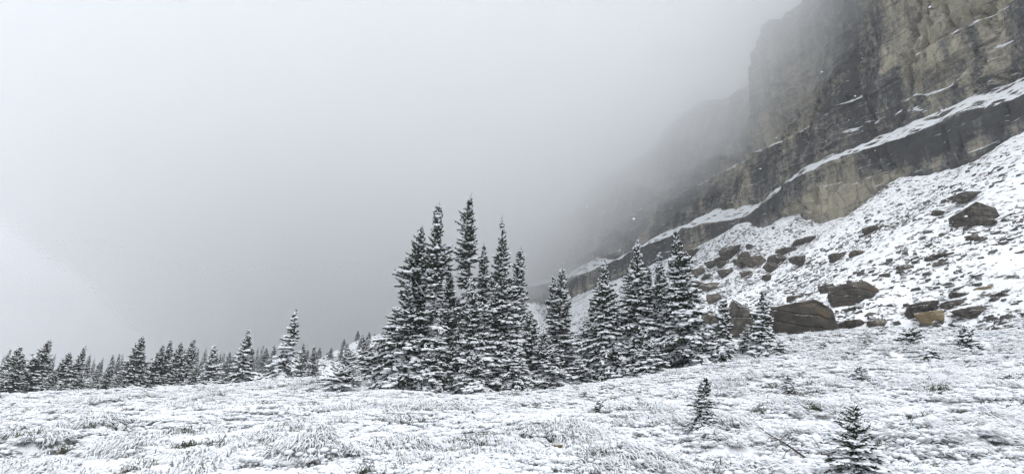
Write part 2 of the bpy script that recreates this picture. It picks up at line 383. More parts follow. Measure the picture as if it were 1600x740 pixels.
rows(o + VW + .8, z1, o + V2 + mid * .6, z2, 14, 1)
rows(o + V2 + mid * .6, z2, o + V3 - 1.2 + mid, z3, 60, 2)
rows(o + V3 - 1.2 + mid, z3, o + V3 + .6 + mid, z3 + 1.25, 4, 3)
rows(o + V3 + .6 + mid, z3 + 1.25, o + V4 + 1 + set4, zT, 110, 4)
rows(o + V4 + 1 + set4, zT, o + V4 + 50 + set4, zT + 6, 6, 5)
Wv = np.array([p_[0] for p_ in prof]); Wz = np.array([p_[1] for p_ in prof]); Tg = np.array([p_[2] for p_ in prof])[:, None] + 0 * Wv
Wu = us[None, :] + 0 * Wv
rockm = np.isin(Tg, [0, 2, 4]).astype(float)
top = (Tg == 4)
wob = 1.1 * fbm(Wu / 14, Wz / 20, 3, 71)
zz = Wz + wob
def layers(z, th, s):
    L = np.floor(z / th + .35 * hash01(np.floor(z / th), 0, s)); return L
L1 = np.floor(zz / 2.3); L2 = np.floor(zz / .85 + 1.3 * fbm(Wu / 30, zz / 9, 2, 73))
prot = .45 * (hash01(L1, 0, 5) - .5) + .22 * (hash01(L2, 3, 6) - .5)
cw = 2.0 + 3.0 * hash01(L1, 9, 8)
cell = np.floor((Wu + 1.1 * fbm(Wu / 5, zz / 3, 2, 74)) / cw + hash01(L1, 2, 7) * 7)
prot = prot + .75 * (hash01(cell, L1, 9) - .5)
bc = np.floor((Wu + 2.5 * fbm(Wu / 9, zz / 7, 3, 174)) / 7.5); bl = np.floor((zz + 3 * hash01(bc, 1, 3) + 1.5 * fbm(Wu / 4, zz / 9, 2, 175)) / 9)
prot = prot + 1.5 * (hash01(bc, bl, 19) - .5)
crk = fbm(Wu / 4.5 + .8 * fbm(Wu / 6, zz / 6, 2, 176), zz / 26, 3, 177); prot = prot - 1.5 * np.exp(-(crk / .04) ** 2)
rib = fbm(Wu / 7, Wz / 38, 3, 75); ribf = 1 - np.abs(fbm(Wu / 3.2, Wz / 16, 3, 76))
disp = 3.0 * fbm(Wu / 24, Wz / 70, 2, 79) + 2.2 * rib + 1.0 * ribf + prot + .45 * fbm(Wu / 1.4, zz / 1.0, 3, 81)
scale = np.where(Tg == 0, .55, np.where(Tg == 2, .8, np.where(Tg == 4, 1.15, .25)))
LED = np.zeros_like(Wz)
for pts_, dp_ in (([(1530,112),(1505,135),(1480,150),(1440,155),(1415,165)], .9), ([(1392,194),(1365,196),(1345,205),(1322,214)], .8), ([(1350,150),(1330,160),(1306,170)], .7),
                  ([(1262,196),(1245,206),(1222,216)], 1.0), ([(1172,232),(1150,240),(1120,258),(1080,278)], 1.2), ([(1600,62),(1570,74),(1540,84)], .6), ([(1470,186),(1440,176),(1410,186)], .6)):
    cu_, cz_ = curve(pts_, V2 + 2.5); zc_ = np.interp(us, cu_, cz_)[None, :] + .5 * fbm(Wu / 2.5, Wu * 0, 3, 207); inr = ss(cu_[0] - .5, cu_[0] + 1.5, Wu) * (1 - ss(cu_[-1] - 1.5, cu_[-1] + .5, Wu)) * (Tg >= 2) * (Tg <= 4)
    disp = disp - dp_ * (ss(0, .9, Wz - zc_) * np.exp(-np.maximum(Wz - zc_ - 1, 0) / 5)) * inr; LED = np.maximum(LED, inr * ((Wz - zc_ > -.05) & (Wz - zc_ < .85)) * (.55 + .9 * vn(Wu / 1.2, Wz / 1.2, 208)))
# fade so that the bands stay joined at their edges
disp = np.where(rockm > 0, disp * scale, (.9 * fbm(Wu / 3, Wv / 1.5, 4, 83) + 1.6 * fbm(Wu / 24, Wz / 70, 2, 79) + 1.0 * rib) * np.where(Tg == 5, 1, .8))
Wv2 = Wv - disp
Wz2 = Wz + np.where(rockm > 0, .12 * fbm(Wu / 1.5, zz / 1.5, 2, 85), .35 * fbm(Wu / 2.2, Wv / 1.2, 3, 86) + .5 * (fbm(Wu / 9, Wv / 5, 2, 88)))
x_, y_ = xy_of(Wu, Wv2)
nr, na = Wu.shape; idx = np.arange(nr * na).reshape(nr, na)
CF = np.stack([idx[:-1, :-1], idx[1:, :-1], idx[1:, 1:], idx[:-1, 1:]], -1).reshape(-1, 4)[:, ::-1]
CP_ = np.stack([x_, y_, Wz2], -1).reshape(-1, 3)
buff_lit = np.where(Tg == 4, .62 + .5 * (1 - ss(uA - 4, uA + 1, Wu)) + .45 * np.exp(-((Wu - uB + 7) / 9) ** 2) - .25 * np.exp(-((Wu - uA - 6) / 6) ** 2), .5)  # buff tone, with lit buttresses and the recessed corner's shade painted in
buff_lit = np.where(Tg == 2, .48 + .5 * fbm(Wu / 10, Wz / 8, 2, 95), buff_lit)
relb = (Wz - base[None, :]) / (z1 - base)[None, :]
buff_lit = np.where(Tg == 0, -.12 + .8 * np.exp(-((relb - .52) / .13) ** 2) + 1.0 * np.exp(-((Wu - on_wall(1310, 290, VW)[0]) / 5) ** 2) - .15 * ss(.7, .85, relb) + .5 * fbm(Wu / 3.5, Wz / 30, 3, 96), buff_lit)
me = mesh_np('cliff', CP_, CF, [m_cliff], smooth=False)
a = me.attributes.new('buff_lit', 'FLOAT', 'POINT'); a.data.foreach_set('value', buff_lit.astype(np.float32).ravel())
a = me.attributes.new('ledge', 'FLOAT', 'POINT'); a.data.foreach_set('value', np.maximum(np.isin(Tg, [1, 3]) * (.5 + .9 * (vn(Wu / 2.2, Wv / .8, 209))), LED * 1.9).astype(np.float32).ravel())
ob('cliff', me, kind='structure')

# ------------------------------------------------------------------ fir trees
ICO = None
def _ico():
    t = (1 + 5 ** .5) / 2
    v = np.array([(-1,t,0),(1,t,0),(-1,-t,0),(1,-t,0),(0,-1,t),(0,1,t),(0,-1,-t),(0,1,-t),(t,0,-1),(t,0,1),(-t,0,-1),(-t,0,1)], float)
    v /= np.linalg.norm(v[0])
    f = np.array([(0,11,5),(0,5,1),(0,1,7),(0,7,10),(0,10,11),(1,5,9),(5,11,4),(11,10,2),(10,7,6),(7,1,8),(3,9,4),(3,4,2),(3,2,6),(3,6,8),(3,8,9),(4,9,5),(2,4,11),(6,2,10),(8,6,7),(9,8,1)])
    return v, f
ICV, ICF = _ico()
GF = np.array([(0,1,2),(0,2,3),(4,2,1),(4,3,2)])
SF = np.array([(0,1,3),(0,3,2),(1,4,3),(3,4,2)])
def spindles(P0, D, Ln, W, rg):
    """tapered three-sided spindles: root, ring of three, tip"""
    up = np.array([0, 0, 1.]); S = np.cross(D, up); S /= np.linalg.norm(S, axis=1)[:, None] + 1e-9; T = np.cross(S, D)
    m = P0 + D * (Ln * .38)[:, None]
    a = rg.random(len(P0)) * 2.1
    ring = [m + S * (W * np.cos(a + k))[:, None] + T * (W * np.sin(a + k))[:, None] for k in (0, 2.09, 4.19)]
    V = np.stack([P0, *ring, P0 + D * Ln[:, None]], 1).reshape(-1, 3)
    F = (GF[None] + (np.arange(len(P0)) * 5)[:, None, None]).reshape(-1, 3)
    return V, F
def snowtops(P0, D, Ln, W, Hh, rg):
    up = np.array([0, 0, 1.]); S = np.cross(D, up); S /= np.linalg.norm(S, axis=1)[:, None] + 1e-9
    fr = .35 + .3 * rg.random(len(P0)); m = P0 + D * (Ln * fr)[:, None]
    lift = (Hh * .25)[:, None] * up
    V = np.stack([P0 + lift, m + S * W[:, None] + lift * .3, m - S * (W * (.7 + .5 * rg.random(len(W))))[:, None] + lift * .3, m + up * Hh[:, None] * 1.2, P0 + D * (Ln * 1.03)[:, None] + lift], 1).reshape(-1, 3)
    F = (SF[None] + (np.arange(len(P0)) * 5)[:, None, None]).reshape(-1, 3)
    return V, F
def blobs(C, rad, rg, flat=.5):
    n_ = len(C); j = 1 + .35 * (rg.random((n_, 12)) - .5)
    V = ICV[None] * j[:, :, None] * rad[:, None, None]; V[:, :, 2] *= flat
    th = rg.random(n_) * 6.3; c, s = np.cos(th)[:, None], np.sin(th)[:, None]; st = 1 + .5 * rg.random(n_)[:, None]
    x = V[:, :, 0] * st; y = V[:, :, 1]
    V = np.stack([x * c - y * s, x * s + y * c, V[:, :, 2]], -1) + C[:, None]
    F = (ICF[None] + (np.arange(n_) * 12)[:, None, None]).reshape(-1, 3)
    return V.reshape(-1, 3), F
def tube(pts, rad, k=6):
    pts = np.asarray(pts, float); V = []; F = []
    for i, p_ in enumerate(pts):
        d = pts[min(i + 1, len(pts) - 1)] - pts[max(i - 1, 0)]; d /= np.linalg.norm(d) + 1e-9
        ref = np.array([1, 0, 0.]) if abs(d[0]) < .8 else np.array([0, 1., 0]); s = np.cross(d, ref); s /= np.linalg.norm(s); t = np.cross(s, d)
        for j in range(k):
            a_ = 2 * math.pi * j / k; V.append(p_ + rad[i] * (math.cos(a_) * s + math.sin(a_) * t))
    for i in range(len(pts) - 1):
        for j in range(k):
            F.append((i * k + j, i * k + (j + 1) % k, (i + 1) * k + (j + 1) % k, (i + 1) * k + j))
    return np.array(V), np.array(F)
def cat(L):
    V = []; F = []; o_ = 0
    for v, f in L:
        if len(v) == 0: continue
        V.append(v); F.append(f + o_); o_ += len(v)
    return (np.concatenate(V), np.concatenate(F)) if V else (np.zeros((0, 3)), np.zeros((0, 3), int))
def fir_data(H, Rb, seed, base=.06, snow=.7, lean=(0, 0), det=1.0, ts=None, ws=None, dens=1.0, spire=.85, gaps=(), droop=1., side=0., bulge=0., tw=.026, nb=(6, 9), padk=1.0):
    rg = np.random.default_rng(seed)
    ws = ws or max(.17, H * .021); ts = ts or .085
    tr = []; zs = np.linspace(0, H, 9)
    wig = rg.normal(0, .012 * H, (9, 2)); wig[0] = 0; wig *= np.linspace(1, 0, 9)[:, None] ** .7
    def axis(z):
        t = z / H; wx = np.interp(z, zs, wig[:, 0]); wy = np.interp(z, zs, wig[:, 1])
        return np.array([lean[0] * t + wx, lean[1] * t + wy, z])
    pts = [axis(z) for z in np.linspace(-.25, H, 14)]
    r0 = .011 * H + .02
    trunk = tube(pts, [max(.006, r0 * (1 - i / 13) ** .9) for i in range(14)], 7)
    G = []; S = []
    z = base * H
    asym = rg.random() * 6.28; droop = droop * (.75 + .85 * rg.random()); side = side or .1 + .25 * rg.random()
    while z < H * .985:
        t = z / H
        tt = (z - base * H) / (H * (1 - base))
        Rz = Rb * ((1 - tt) ** (spire + (.06 if H > 3.5 else .1))) + .006 * H
        Rz *= .66 + .6 * float(vn(z / (H * .055), seed * 1.7, 5))
        thin = 1.0
        for (g0, g1, k) in gaps:
            if g0 < t < g1: thin = k
        nbr = int(rg.integers(nb[0], nb[1] + 1)); az0 = rg.random() * 6.28
        for k in range(nbr):
            if rg.random() > thin * dens: continue
            az = az0 + 6.283 * k / nbr + rg.normal(0, .25)
            L = Rz * (.65 + .55 * rg.random()) * (1 + side * math.cos(az - asym))
            if L < .04: continue
            if rg.random() < .05: L *= 1.3
            el = R_(35) * tt - R_(18) * (1 - tt) * droop + rg.normal(0, .2)
            n1 = max(3, int(L / ts)); s_ = (np.arange(n1) + .5) / n1
            h = np.array([math.cos(az), math.sin(az), 0.])
            cv = -.30 * droop * (1 - tt) + .12
            bp = axis(min(z + rg.normal(0, ws * .5), H * .99))
            def pt(s): return bp + np.outer(s * L * math.cos(el), h) + np.outer(s * L * math.sin(el) + cv * L * s * s, (0, 0, 1))
            Pm = pt(s_)
            tang = np.tile(h * math.cos(el), (n1, 1)); tang[:, 2] = math.sin(el) + 2 * cv * s_; tang /= np.linalg.norm(tang, axis=1)[:, None]
            lat = np.array([-h[1], h[0], 0.])
            P0 = []; D = []; LL = []
            for sd in (-1, 1):
                an = R_(52) + rg.normal(0, .2, n1)
                d = tang * np.cos(an)[:, None] + sd * lat * np.sin(an)[:, None]; d[:, 2] += rg.normal(-.12 * droop, .14, n1); d /= np.linalg.norm(d, axis=1)[:, None]
                P0.append(Pm); D.append(d); LL.append((.42 * L * np.minimum(1, s_ * 2.2) * (1 - s_) ** .75 + .75 * ts) * (.7 + .6 * rg.random(n1)))
            P0.append(Pm); D.append(tang); LL.append(np.full(n1, ts * 1.9) * (.8 + .5 * rg.random(n1)))
            # a little hanging foliage under the axis
            hd = tang.copy(); hd[:, 2] -= .8; hd += rg.normal(0, .25, hd.shape); hd /= np.linalg.norm(hd, axis=1)[:, None]
            P0.append(Pm[::2]); D.append(hd[::2]); LL.append((np.full(n1, ts * 1.5) * (.7 + .6 * rg.random(n1)))[::2])
            P0 = np.concatenate(P0); D = np.concatenate(D); LL = np.minimum(np.concatenate(LL), .55) * (.42 + .58 * min(1, (1 - tt) * 3))
            if det < 1:
                kp = rg.random(len(P0)) < det; P0, D, LL = P0[kp], D[kp], LL[kp] * (1 + .4 * (1 - det))
                if len(P0) == 0: continue
            W = (tw * 1.15 + .012 * rg.random(len(P0)) * tw / .026) * (1 + .9 * (1 - det))
            G.append(spindles(P0, D, LL, W, rg))
            sb = snow * (.55 + .75 * rg.random()) * (1.3 - .85 * tt)
            nlat = len(P0)
            kp = rg.random(nlat) < sb * .58
            kp &= D[:, 2] > -.62
            if kp.any():
                q0 = P0[kp] + np.array([0, 0, 1.]) * (W[kp] * .8)[:, None]; d = D[kp]
                S.append(snowtops(q0 + d * (LL[kp] * .12)[:, None], d, LL[kp] * (.75 + .2 * rg.random(kp.sum())), W[kp] * (1.1 + .9 * rg.random(kp.sum())), W[kp] * (1.2 + .9 * rg.random(kp.sum())), rg))
            if rg.random() < sb * 1.15 and padk > 0:
                m_ = max(1, int(L / (.20 * padk) * .95)); sp_ = .38 + .64 * rg.random(m_); C = pt(sp_); C[:, 2] += tw * 1.3
                C += np.outer(rg.normal(0, 1, m_) * (.05 + .16 * L * sp_), lat)
                rd = np.minimum((.05 + .17 * rg.random(m_) ** 1.8) * (.6 + L * .7 / max(Rb, .3)), .19) * padk
                S.append(blobs(C, rd, rg, .40))
        z += ws * (.75 + .5 * rg.random()) * (1 - .45 * tt)
    # leader
    tp = axis(H * .985); n2 = 5
    P0 = np.tile(tp, (n2, 1)) + np.outer(np.linspace(-.03, .012, n2) * H, (0, 0, 1)); D = rg.normal(0, .22, (n2, 3)); D[:, 2] = 1; D /= np.linalg.norm(D, axis=1)[:, None]
    G.append(spindles(P0, D, np.full(n2, .04 * H), np.full(n2, tw * .5), rg))
    return trunk, cat(G), cat(S)
def fir_meshes(needle=None, bark=None, **k):
    t, g, s = fir_data(**k)
    mt = mesh_np('trunk', t[0], t[1], [bark or m_bark], smooth=True); mg = mesh_np('foliage', g[0], g[1], [needle or m_needle]); ms = mesh_np('snow_load', s[0], s[1], [m_snow], smooth=False)
    return mt, mg, ms
TRI = [0]
def plant(name, loc, meshes, label, category='tree', group=None, rot=0, sc=1., tilt=(0, 0)):
    e = empty(name, loc, label, category, group); e.rotation_euler = (tilt[0], tilt[1], rot); e.scale = (sc, sc, sc) if not isinstance(sc, tuple) else sc
    for nm, me in zip(('trunk', 'crown', 'snow_load'), meshes):
        c = ob(nm, me, e)
        if nm == 'snow_load': c['kind'] = 'stuff'
    return e
def place(bx, by, tx, ty, r=None):
    """foot on the ground under a picture point; the top over it at the same depth"""
    h_ = at_r(bx, r) if r else hit(bx, by)
    if h_ is None: h_ = at_r(bx, 40)
    x, y, z, _ = h_
    d = ray(tx, ty); k = y / d[1]
    return (x, y, z - .05), d[0] * k - x, EYE + d[2] * k - z, k   # foot, lean, height, metres per picture pixel
GN = 'firs standing on the snowy meadow'
# base px, base py or None, top px, top py, half width px, distance, snow, base frac, options, label
T = [
 (672,604,686,322,30,31,.62,.05,dict(gaps=[(.28,.58,.25)],side=.35,spire=.55),m_barkw,'tall fir with a bare snow-plastered trunk showing halfway up, in the central clump'),
 (648,602,659,355,52,33,.50,.02,dict(spire=.75,side=.25),None,'broad dark fir at the left of the central clump with far-reaching left branches'),
 (628,606,641,438,44,31.5,.80,.01,dict(),None,'snow-laden fir at the left foot of the central clump'),
 (668,612,667,552,36,29.5,1.1,.0,dict(spire=.6,droop=1.6),None,'low heavily snowed fir skirt in front of the bare white trunk'),
 (699,600,703,418,30,35,.5,.05,dict(),None,'dark fir between the bare white trunk and the tallest clumpy fir'),
 (726,598,735,308,27,33,.45,.12,dict(gaps=[(.44,.50,.15),(.56,.62,.3),(.30,.36,.3)],spire=.55,side=.3),None,'tallest fir of all, narrow and clumpy with its trunk showing through gaps'),
 (742,604,735,436,44,30,.95,.03,dict(),None,'thickly snow-covered fir in front of the tallest clumpy fir'),
 (750,600,757,384,26,34,.6,.05,dict(spire=.7),None,'slim fir with a forked-looking tip between the two tallest spires of the central clump'),
 (779,596,784,342,42,31,.75,.03,dict(gaps=[(.86,.92,.35)],spire=1.15),None,'tall fir leaning right with a thin airy top and a wide snowy base'),
 (744,622,746,556,44,28.5,1.1,.0,dict(spire=.55,droop=1.5),None,'low snow-heaped fir nearest the camera at the foot of the central clump'),
 (786,560,788,430,10,52,.6,.1,dict(spire=.9),None,'small slim fir seen in the gap behind the central clump'),
 (803,585,813,389,24,34,.78,.20,dict(spire=.6,gaps=[(.28,.42,.2)]),None,'dense pointed fir with a bare lower trunk at the right end of the central clump'),
 (800,604,802,540,46,29.5,1.1,.0,dict(spire=.6,droop=1.4),None,'low snow-heaped fir below the pointed fir with the bare lower trunk'),
 (836,592,826,486,36,32,.8,.0,dict(spire=.7),None,'bushy fir with dark gaps between the central clump and the twin spires'),
 (862,590,846,516,38,31,1.05,.0,dict(spire=.7),None,'low snowy fir at the left foot of the twin spires'),
 (866,580,865,432,24,36,.75,.03,dict(spire=.8),None,'left and shorter fir of the twin spires in the middle of the picture'),
 (878,582,879,418,30,35.5,.8,.03,dict(spire=.8),None,'right and taller fir of the twin spires in the middle of the picture'),
 (915,584,916,500,28,34,1.0,.0,dict(),None,'short snowy fir between the twin spires and the right-hand clump'),
 (930,588,927,462,30,34,.8,.02,dict(),None,'half-height fir at the left edge of the right-hand clump'),
 (946,592,945,404,54,32,.78,.0,dict(spire=1.1),None,'fir with a thin spire and broad base at the left of the right-hand clump'),
 (992,594,996,374,58,32,.85,.01,dict(spire=1.15),None,'tall broad-based fir in the middle of the right-hand clump'),
 (1014,588,1013,414,30,35,.7,.02,dict(),None,'slim fir just right of the tall broad-based fir'),
 (1036,588,1030,392,38,33,.85,.02,dict(spire=1.15),None,'fir with a long bare leader between the two tallest of the right-hand clump'),
 (1078,582,1055,361,50,31.5,.72,.0,dict(spire=.95),None,'tallest fir of the right-hand clump, at its right end beside the boulder field'),
 (1100,578,1092,516,28,31,1.0,.0,dict(spire=.7),None,'low snowy fir at the right foot of the right-hand clump'),
 (1020,592,1018,530,34,30,1.05,.0,dict(spire=.6),None,'low snow-covered fir in front of the right-hand clump'),
 (905,592,905,562,22,31,1.05,.0,dict(spire=.5),None,'dark low fir bush at the left front corner of the right-hand clump'),
 (1134,578,1131,460,20,31,.8,.0,dict(spire=.75),None,'small fir standing in front of the tilted slab boulder'),
 (1199,570,1194,452,22,32,.9,.0,dict(spire=.7),None,'small fir standing between the tilted slab boulder and the largest boulder'),
 (1168,562,1168,508,18,33,.95,.0,dict(spire=.7),None,'waist-high snowy fir between the two small firs by the boulders'),
 (1218,572,1222,532,17,31,.95,.0,dict(spire=.6),None,'stubby fir just right of and below the small fir by the largest boulder'),
 (1431,548,1424,513,27,32,.85,.0,dict(spire=.45),None,'low wide fir bush on the meadow below the ochre rock'),
 (1518,553,1507,509,22,31,.9,.0,dict(spire=.6),None,'small cone-shaped fir on the right of the meadow'),
 (1460,568,1456,545,14,29,.9,.0,dict(spire=.5),None,'tiny fir just right of and below the low wide fir bush'),
 (586,604,566,522,34,34,1.0,.0,dict(spire=.85),None,'snowy fir with a clear spire at the right of the left-hand snowy group'),
 (553,606,541,536,24,38,1.0,.0,dict(spire=.85),None,'hazy snowy fir left of the spired fir of the snowy group'),
 (536,616,540,576,34,32,1.15,.0,dict(spire=.5),None,'low snow-heaped fir bush at the left end of the snowy group'),
 (600,606,592,528,30,35,.8,.0,dict(spire=.8),None,'short fir tucked between the snowy group and the central clump'),
 (440,605,463,483,27,38,.95,.05,dict(spire=1.1,ws=.24),None,'tall snow-dappled fir with a sparse curled tip standing alone on the left crest'),
 (372,606,389,515,24,41,.75,.05,dict(spire=1.0),None,'fir with a short visible trunk second from the right on the left crest'),
 (322,608,336,537,24,41,.95,.02,dict(spire=1.1,gaps=[(.6,.7,.5)]),None,'crooked white-coated fir on the left crest'),
]
for i, (bx, by, tx, ty, hw, r, sn, bf, opt, bark, lab) in enumerate(T):
    loc, lean, H, k = place(bx, by, tx, ty, r)
    d1 = dict(ts=.105, tw=.030) if H > 3.5 else dict(ts=.062, tw=.020, padk=.7)
    d1.update(opt); ws = d1.pop('ws', None) or (max(.18, H * .020) if H > 3.5 else .13)
    me = fir_meshes(bark=bark, H=H, Rb=hw * k * 1.0, seed=100 + i, base=bf, snow=sn * .82, lean=(lean, 0), ws=ws, **d1)
    plant('fir_tree', loc, me, lab, 'fir tree', 'firs standing on the meadow')
# foreground saplings
for i, (bx, by, tx, ty, hw, sn, nd, opt, lab) in enumerate([
 (1098,674,1103,588,25,.62,m_needle,dict(spire=.5,side=.2),'knee-high dark fir sapling alone in the foreground below the right-hand clump'),
 (1338,744,1334,630,40,.8,m_needle_y,dict(spire=.45,dens=.78,side=.35),'olive green fir sapling with a reddish stem nearest the camera at lower right'),
 (934,652,936,622,11,.7,m_needle,dict(spire=.6,dens=.8),'tiny fir seedling in the open snow below the right-hand clump'),
 (866,612,866,603,8,.5,m_needle,dict(spire=.4),'fist-sized dark seedling in the snow right of the central clump'),
 (1285,552,1287,533,11,.9,m_needle,dict(spire=.6),'tiny snowed fir below the largest boulder at its right corner'),
 (1352,552,1350,528,12,.9,m_needle,dict(spire=.6),'tiny snowed fir on the meadow left of the low wide fir bush'),
 (1345,592,1342,572,14,.9,m_needle,dict(spire=.5),'snow-covered seedling in the middle of the right-hand meadow'),
 (1170,594,1172,576,9,.8,m_needle,dict(spire=.5),'little dark seedling on the snow below the waist-high fir'),
 (1573,600,1575,584,14,.9,m_needle,dict(spire=.5),'dark seedling near the right edge of the meadow'),
 (1232,606,1232,585,12,.85,m_needle,dict(spire=.5),'snow-weighed seedling below the stubby fir'),
 (625,712,622,680,15,1.1,m_needle,dict(spire=.4),'snow-buried seedling in the lower middle of the meadow'),
]):
    loc, lean, H, k = place(bx, by, tx, ty)
    me = fir_meshes(needle=nd, bark=m_dead if i == 1 else None, H=H, Rb=hw * k * 1.1, seed=300 + i, base=.03, snow=sn, lean=(lean, 0), ws=max(.04, H * .052), ts=.026, tw=.0095, padk=.34, **opt)
    plant('fir_sapling', loc, me, lab, 'fir sapling', 'fir saplings on the meadow')
# trees beyond the left crest
FV = [fir_meshes(H=9, Rb=rb, seed=500 + i, base=.02, snow=sn, det=.5, ws=.26, ts=.13, spire=sp, tw=.034) for i, (rb, sn, sp) in enumerate([(1.9, .5, .8), (1.6, .42, .9), (2.1, .5, .95), (1.5, .4, .75), (1.8, .55, 1.1)])]
def far_tree(bx, tx, ty, hw, r, lab, grp, v):
    loc, lean, H, k = place(bx, 600, tx, ty, r)
    H = max(H, 2.0); s = H / 9; sx = min(max(hw * k / 1.5, .5 * s), 1.9 * s)
    plant('fir_tree', loc, FV[v], lab, 'fir tree', grp, rot=0, sc=(sx, sx, s), tilt=(0, math.atan2(lean, H)))
GL = 'firs just behind the left crest'
for i, (bx, tx, ty, hw, r, lab) in enumerate([
 (5,32,541,24,50,'fir at the left edge of the picture with a thin leaning tip'),
 (44,80,529,28,48,'large fir near the left edge with an airy leaning tip'),
 (18,36,551,22,47,'snowy fir in front of the leaning tip at the left edge'),
 (92,110,550,22,52,'left one of two dark firs standing close together near the left edge'),
 (107,133,540,22,50,'right and taller one of two dark firs standing close together near the left edge'),
 (75,88,575,18,46,'low snowy fir between the large airy-tipped fir and the two close dark firs'),
 (118,128,588,15,46,'snow-covered short fir in front of the two close dark firs'),
 (163,174,569,16,54,'short fir with a sparse tip in the gap left of the tall leaning fir'),
 (200,224,525,24,50,'tallest leaning fir of the left quarter, dark and ragged with a long spire'),
 (192,201,563,12,52,'small dark fir at the left side of the tall leaning fir'),
 (180,186,594,12,46,'stubby snowed fir at the foot of the tall leaning fir'),
 (236,256,538,20,52,'leftmost fir of the dense dark row right of the tall leaning fir'),
 (250,267,531,20,54,'second fir of the dense dark row, its tip above its neighbours'),
 (268,284,534,18,52,'third fir of the dense dark row with a narrow tip'),
 (277,289,545,16,55,'shorter fir in the middle of the dense dark row'),
 (287,303,530,20,51,'last and tallest fir of the dense dark row'),
 (270,276,575,16,46,'low snowy fir in front of the dense dark row'),
 (352,356,580,20,44,'low snow-laden fir bush left of the fir with the short trunk'),
 (385,389,590,18,43,'dark snow-speckled bush at the foot of the fir with the short trunk'),
 (420,429,538,18,52,'fir with a narrow tip just left of the lone snow-dappled fir'),
 (425,424,580,14,44,'short snowy fir touching the lone snow-dappled fir'),
 (470,475,536,16,56,'narrow dark fir just right of the lone snow-dappled fir'),
 (487,491,539,15,58,'second narrow fir right of the lone snow-dappled fir'),
 (300,306,585,14,45,'small fir left of the crooked white-coated fir'),
]): far_tree(bx, tx, ty, hw, r, lab, GL, i % 5)
random.seed(3)
GH = 'hazy firs in the distance beyond the left crest'
fz = [(random.uniform(0, 620), random.uniform(552, 582)) for _ in range(115)] + [(16,546),(22,552),(53,556),(58,562),(86,554),(95,566),(100,563),(139,561),(145,577),(154,581),(187,574),(231,575),(310,545),(322,546),(345,552),(350,552),(360,549),(364,557),(396,544),(403,544),(411,540),(417,543),(441,556),(499,557),(505,562),(66,570),(76,575),(40,560),(8,556),(120,566),(215,572),(335,565),(376,556),(450,560),(460,556),(480,558),(510,565),(518,560),(526,566),(245,560),(262,566),(295,560)]
def hazy_label(x):
    for lim, t in ((60, 'around the leaning tips at the left edge'), (150, 'behind the two close dark firs near the left edge'), (240, 'behind the tall leaning fir of the left quarter'),
                   (315, 'behind the dense dark row'), (372, 'between the crooked white fir and the short-trunked fir'), (450, 'between the short-trunked fir and the lone snow-dappled fir'),
                   (530, 'right of the lone snow-dappled fir'), (9999, 'behind the left-hand snowy group')):
        if x < lim: return 'hazy grey fir in the fog ' + t
for i, (tx, ty) in enumerate(fz):
    r = 88 + 70 * float(hash01(i, 3, 2)); bx = tx - (ray(tx, 600)[0] / ray(tx, 600)[1] * -1 + 0) * 18
    far_tree(tx - (800 - tx) / 800 * (600 - ty) * .30, tx, ty, 12, r, hazy_label(tx), GH, i % 5)

# ------------------------------------------------------------------ boulders
def rock_mesh(w_, d_, h_, seed, mt, sub_=4, flat=.0, nplanes=11, rough=.07, planes=None):
    rg = np.random.default_rng(seed)
    V = ICV.copy(); Fc = ICF.copy()
    for _ in range(sub_):
        E = np.sort(np.concatenate([Fc[:, [0, 1]], Fc[:, [1, 2]], Fc[:, [2, 0]]]), 1); ue, inv = np.unique(E, axis=0, return_inverse=True); inv = inv.ravel()
        mid_ = V[ue].sum(1); mid_ /= np.linalg.norm(mid_, axis=1)[:, None]; nF = len(Fc); a_, b_, c_ = inv[:nF] + len(V), inv[nF:2 * nF] + len(V), inv[2 * nF:] + len(V)
        V = np.concatenate([V, mid_]); Fc = np.concatenate([np.stack([Fc[:, 0], a_, c_], 1), np.stack([Fc[:, 1], b_, a_], 1), np.stack([Fc[:, 2], c_, b_], 1), np.stack([a_, b_, c_], 1)])
    nrm = rg.normal(size=(nplanes, 3)); nrm /= np.linalg.norm(nrm, axis=1)[:, None]; nrm = np.concatenate([nrm, [(0, 0, 1), (.15, -.1, .98)]]) 
    hk = np.concatenate([.52 + .42 * rg.random(nplanes), [.55 + flat * -.1, .6]])
    if planes:
        nrm = np.array([p_[:3] for p_ in planes], float); nrm /= np.linalg.norm(nrm, axis=1)[:, None]; hk = np.array([p_[3] for p_ in planes]); rough = .045
    dt = V @ nrm.T; rad = np.where(dt > .05, hk[None] / np.maximum(dt, .05), 9).min(1); rad = np.minimum(rad, 1.25)
    P_ = V * rad[:, None]
    so = seed * 3.7
    nz_ = fbm(P_[:, 0] * 2.4 + so, P_[:, 2] * 2.4 + P_[:, 1] * 1.3, 4, 7) + .6 * fbm(P_[:, 1] * 5 + so, P_[:, 2] * 5 - P_[:, 0], 3, 9)
    # bedding cracks
    bed = np.abs(((P_[:, 2] * 3.1 + .5 * P_[:, 0] + .2 * fbm(P_[:, 0] * 2, P_[:, 1] * 2, 2, seed)) % 1) - .5)
    P_ = P_ * (1 + rough * nz_ - .06 * (bed < .06))[:, None]
    ext = (P_.max(0) - P_.min(0)); P_ = (P_ - (P_.max(0) + P_.min(0)) / 2) / ext * np.array([w_, d_, h_])
    return mesh_np('rock', P_, Fc, [mt])
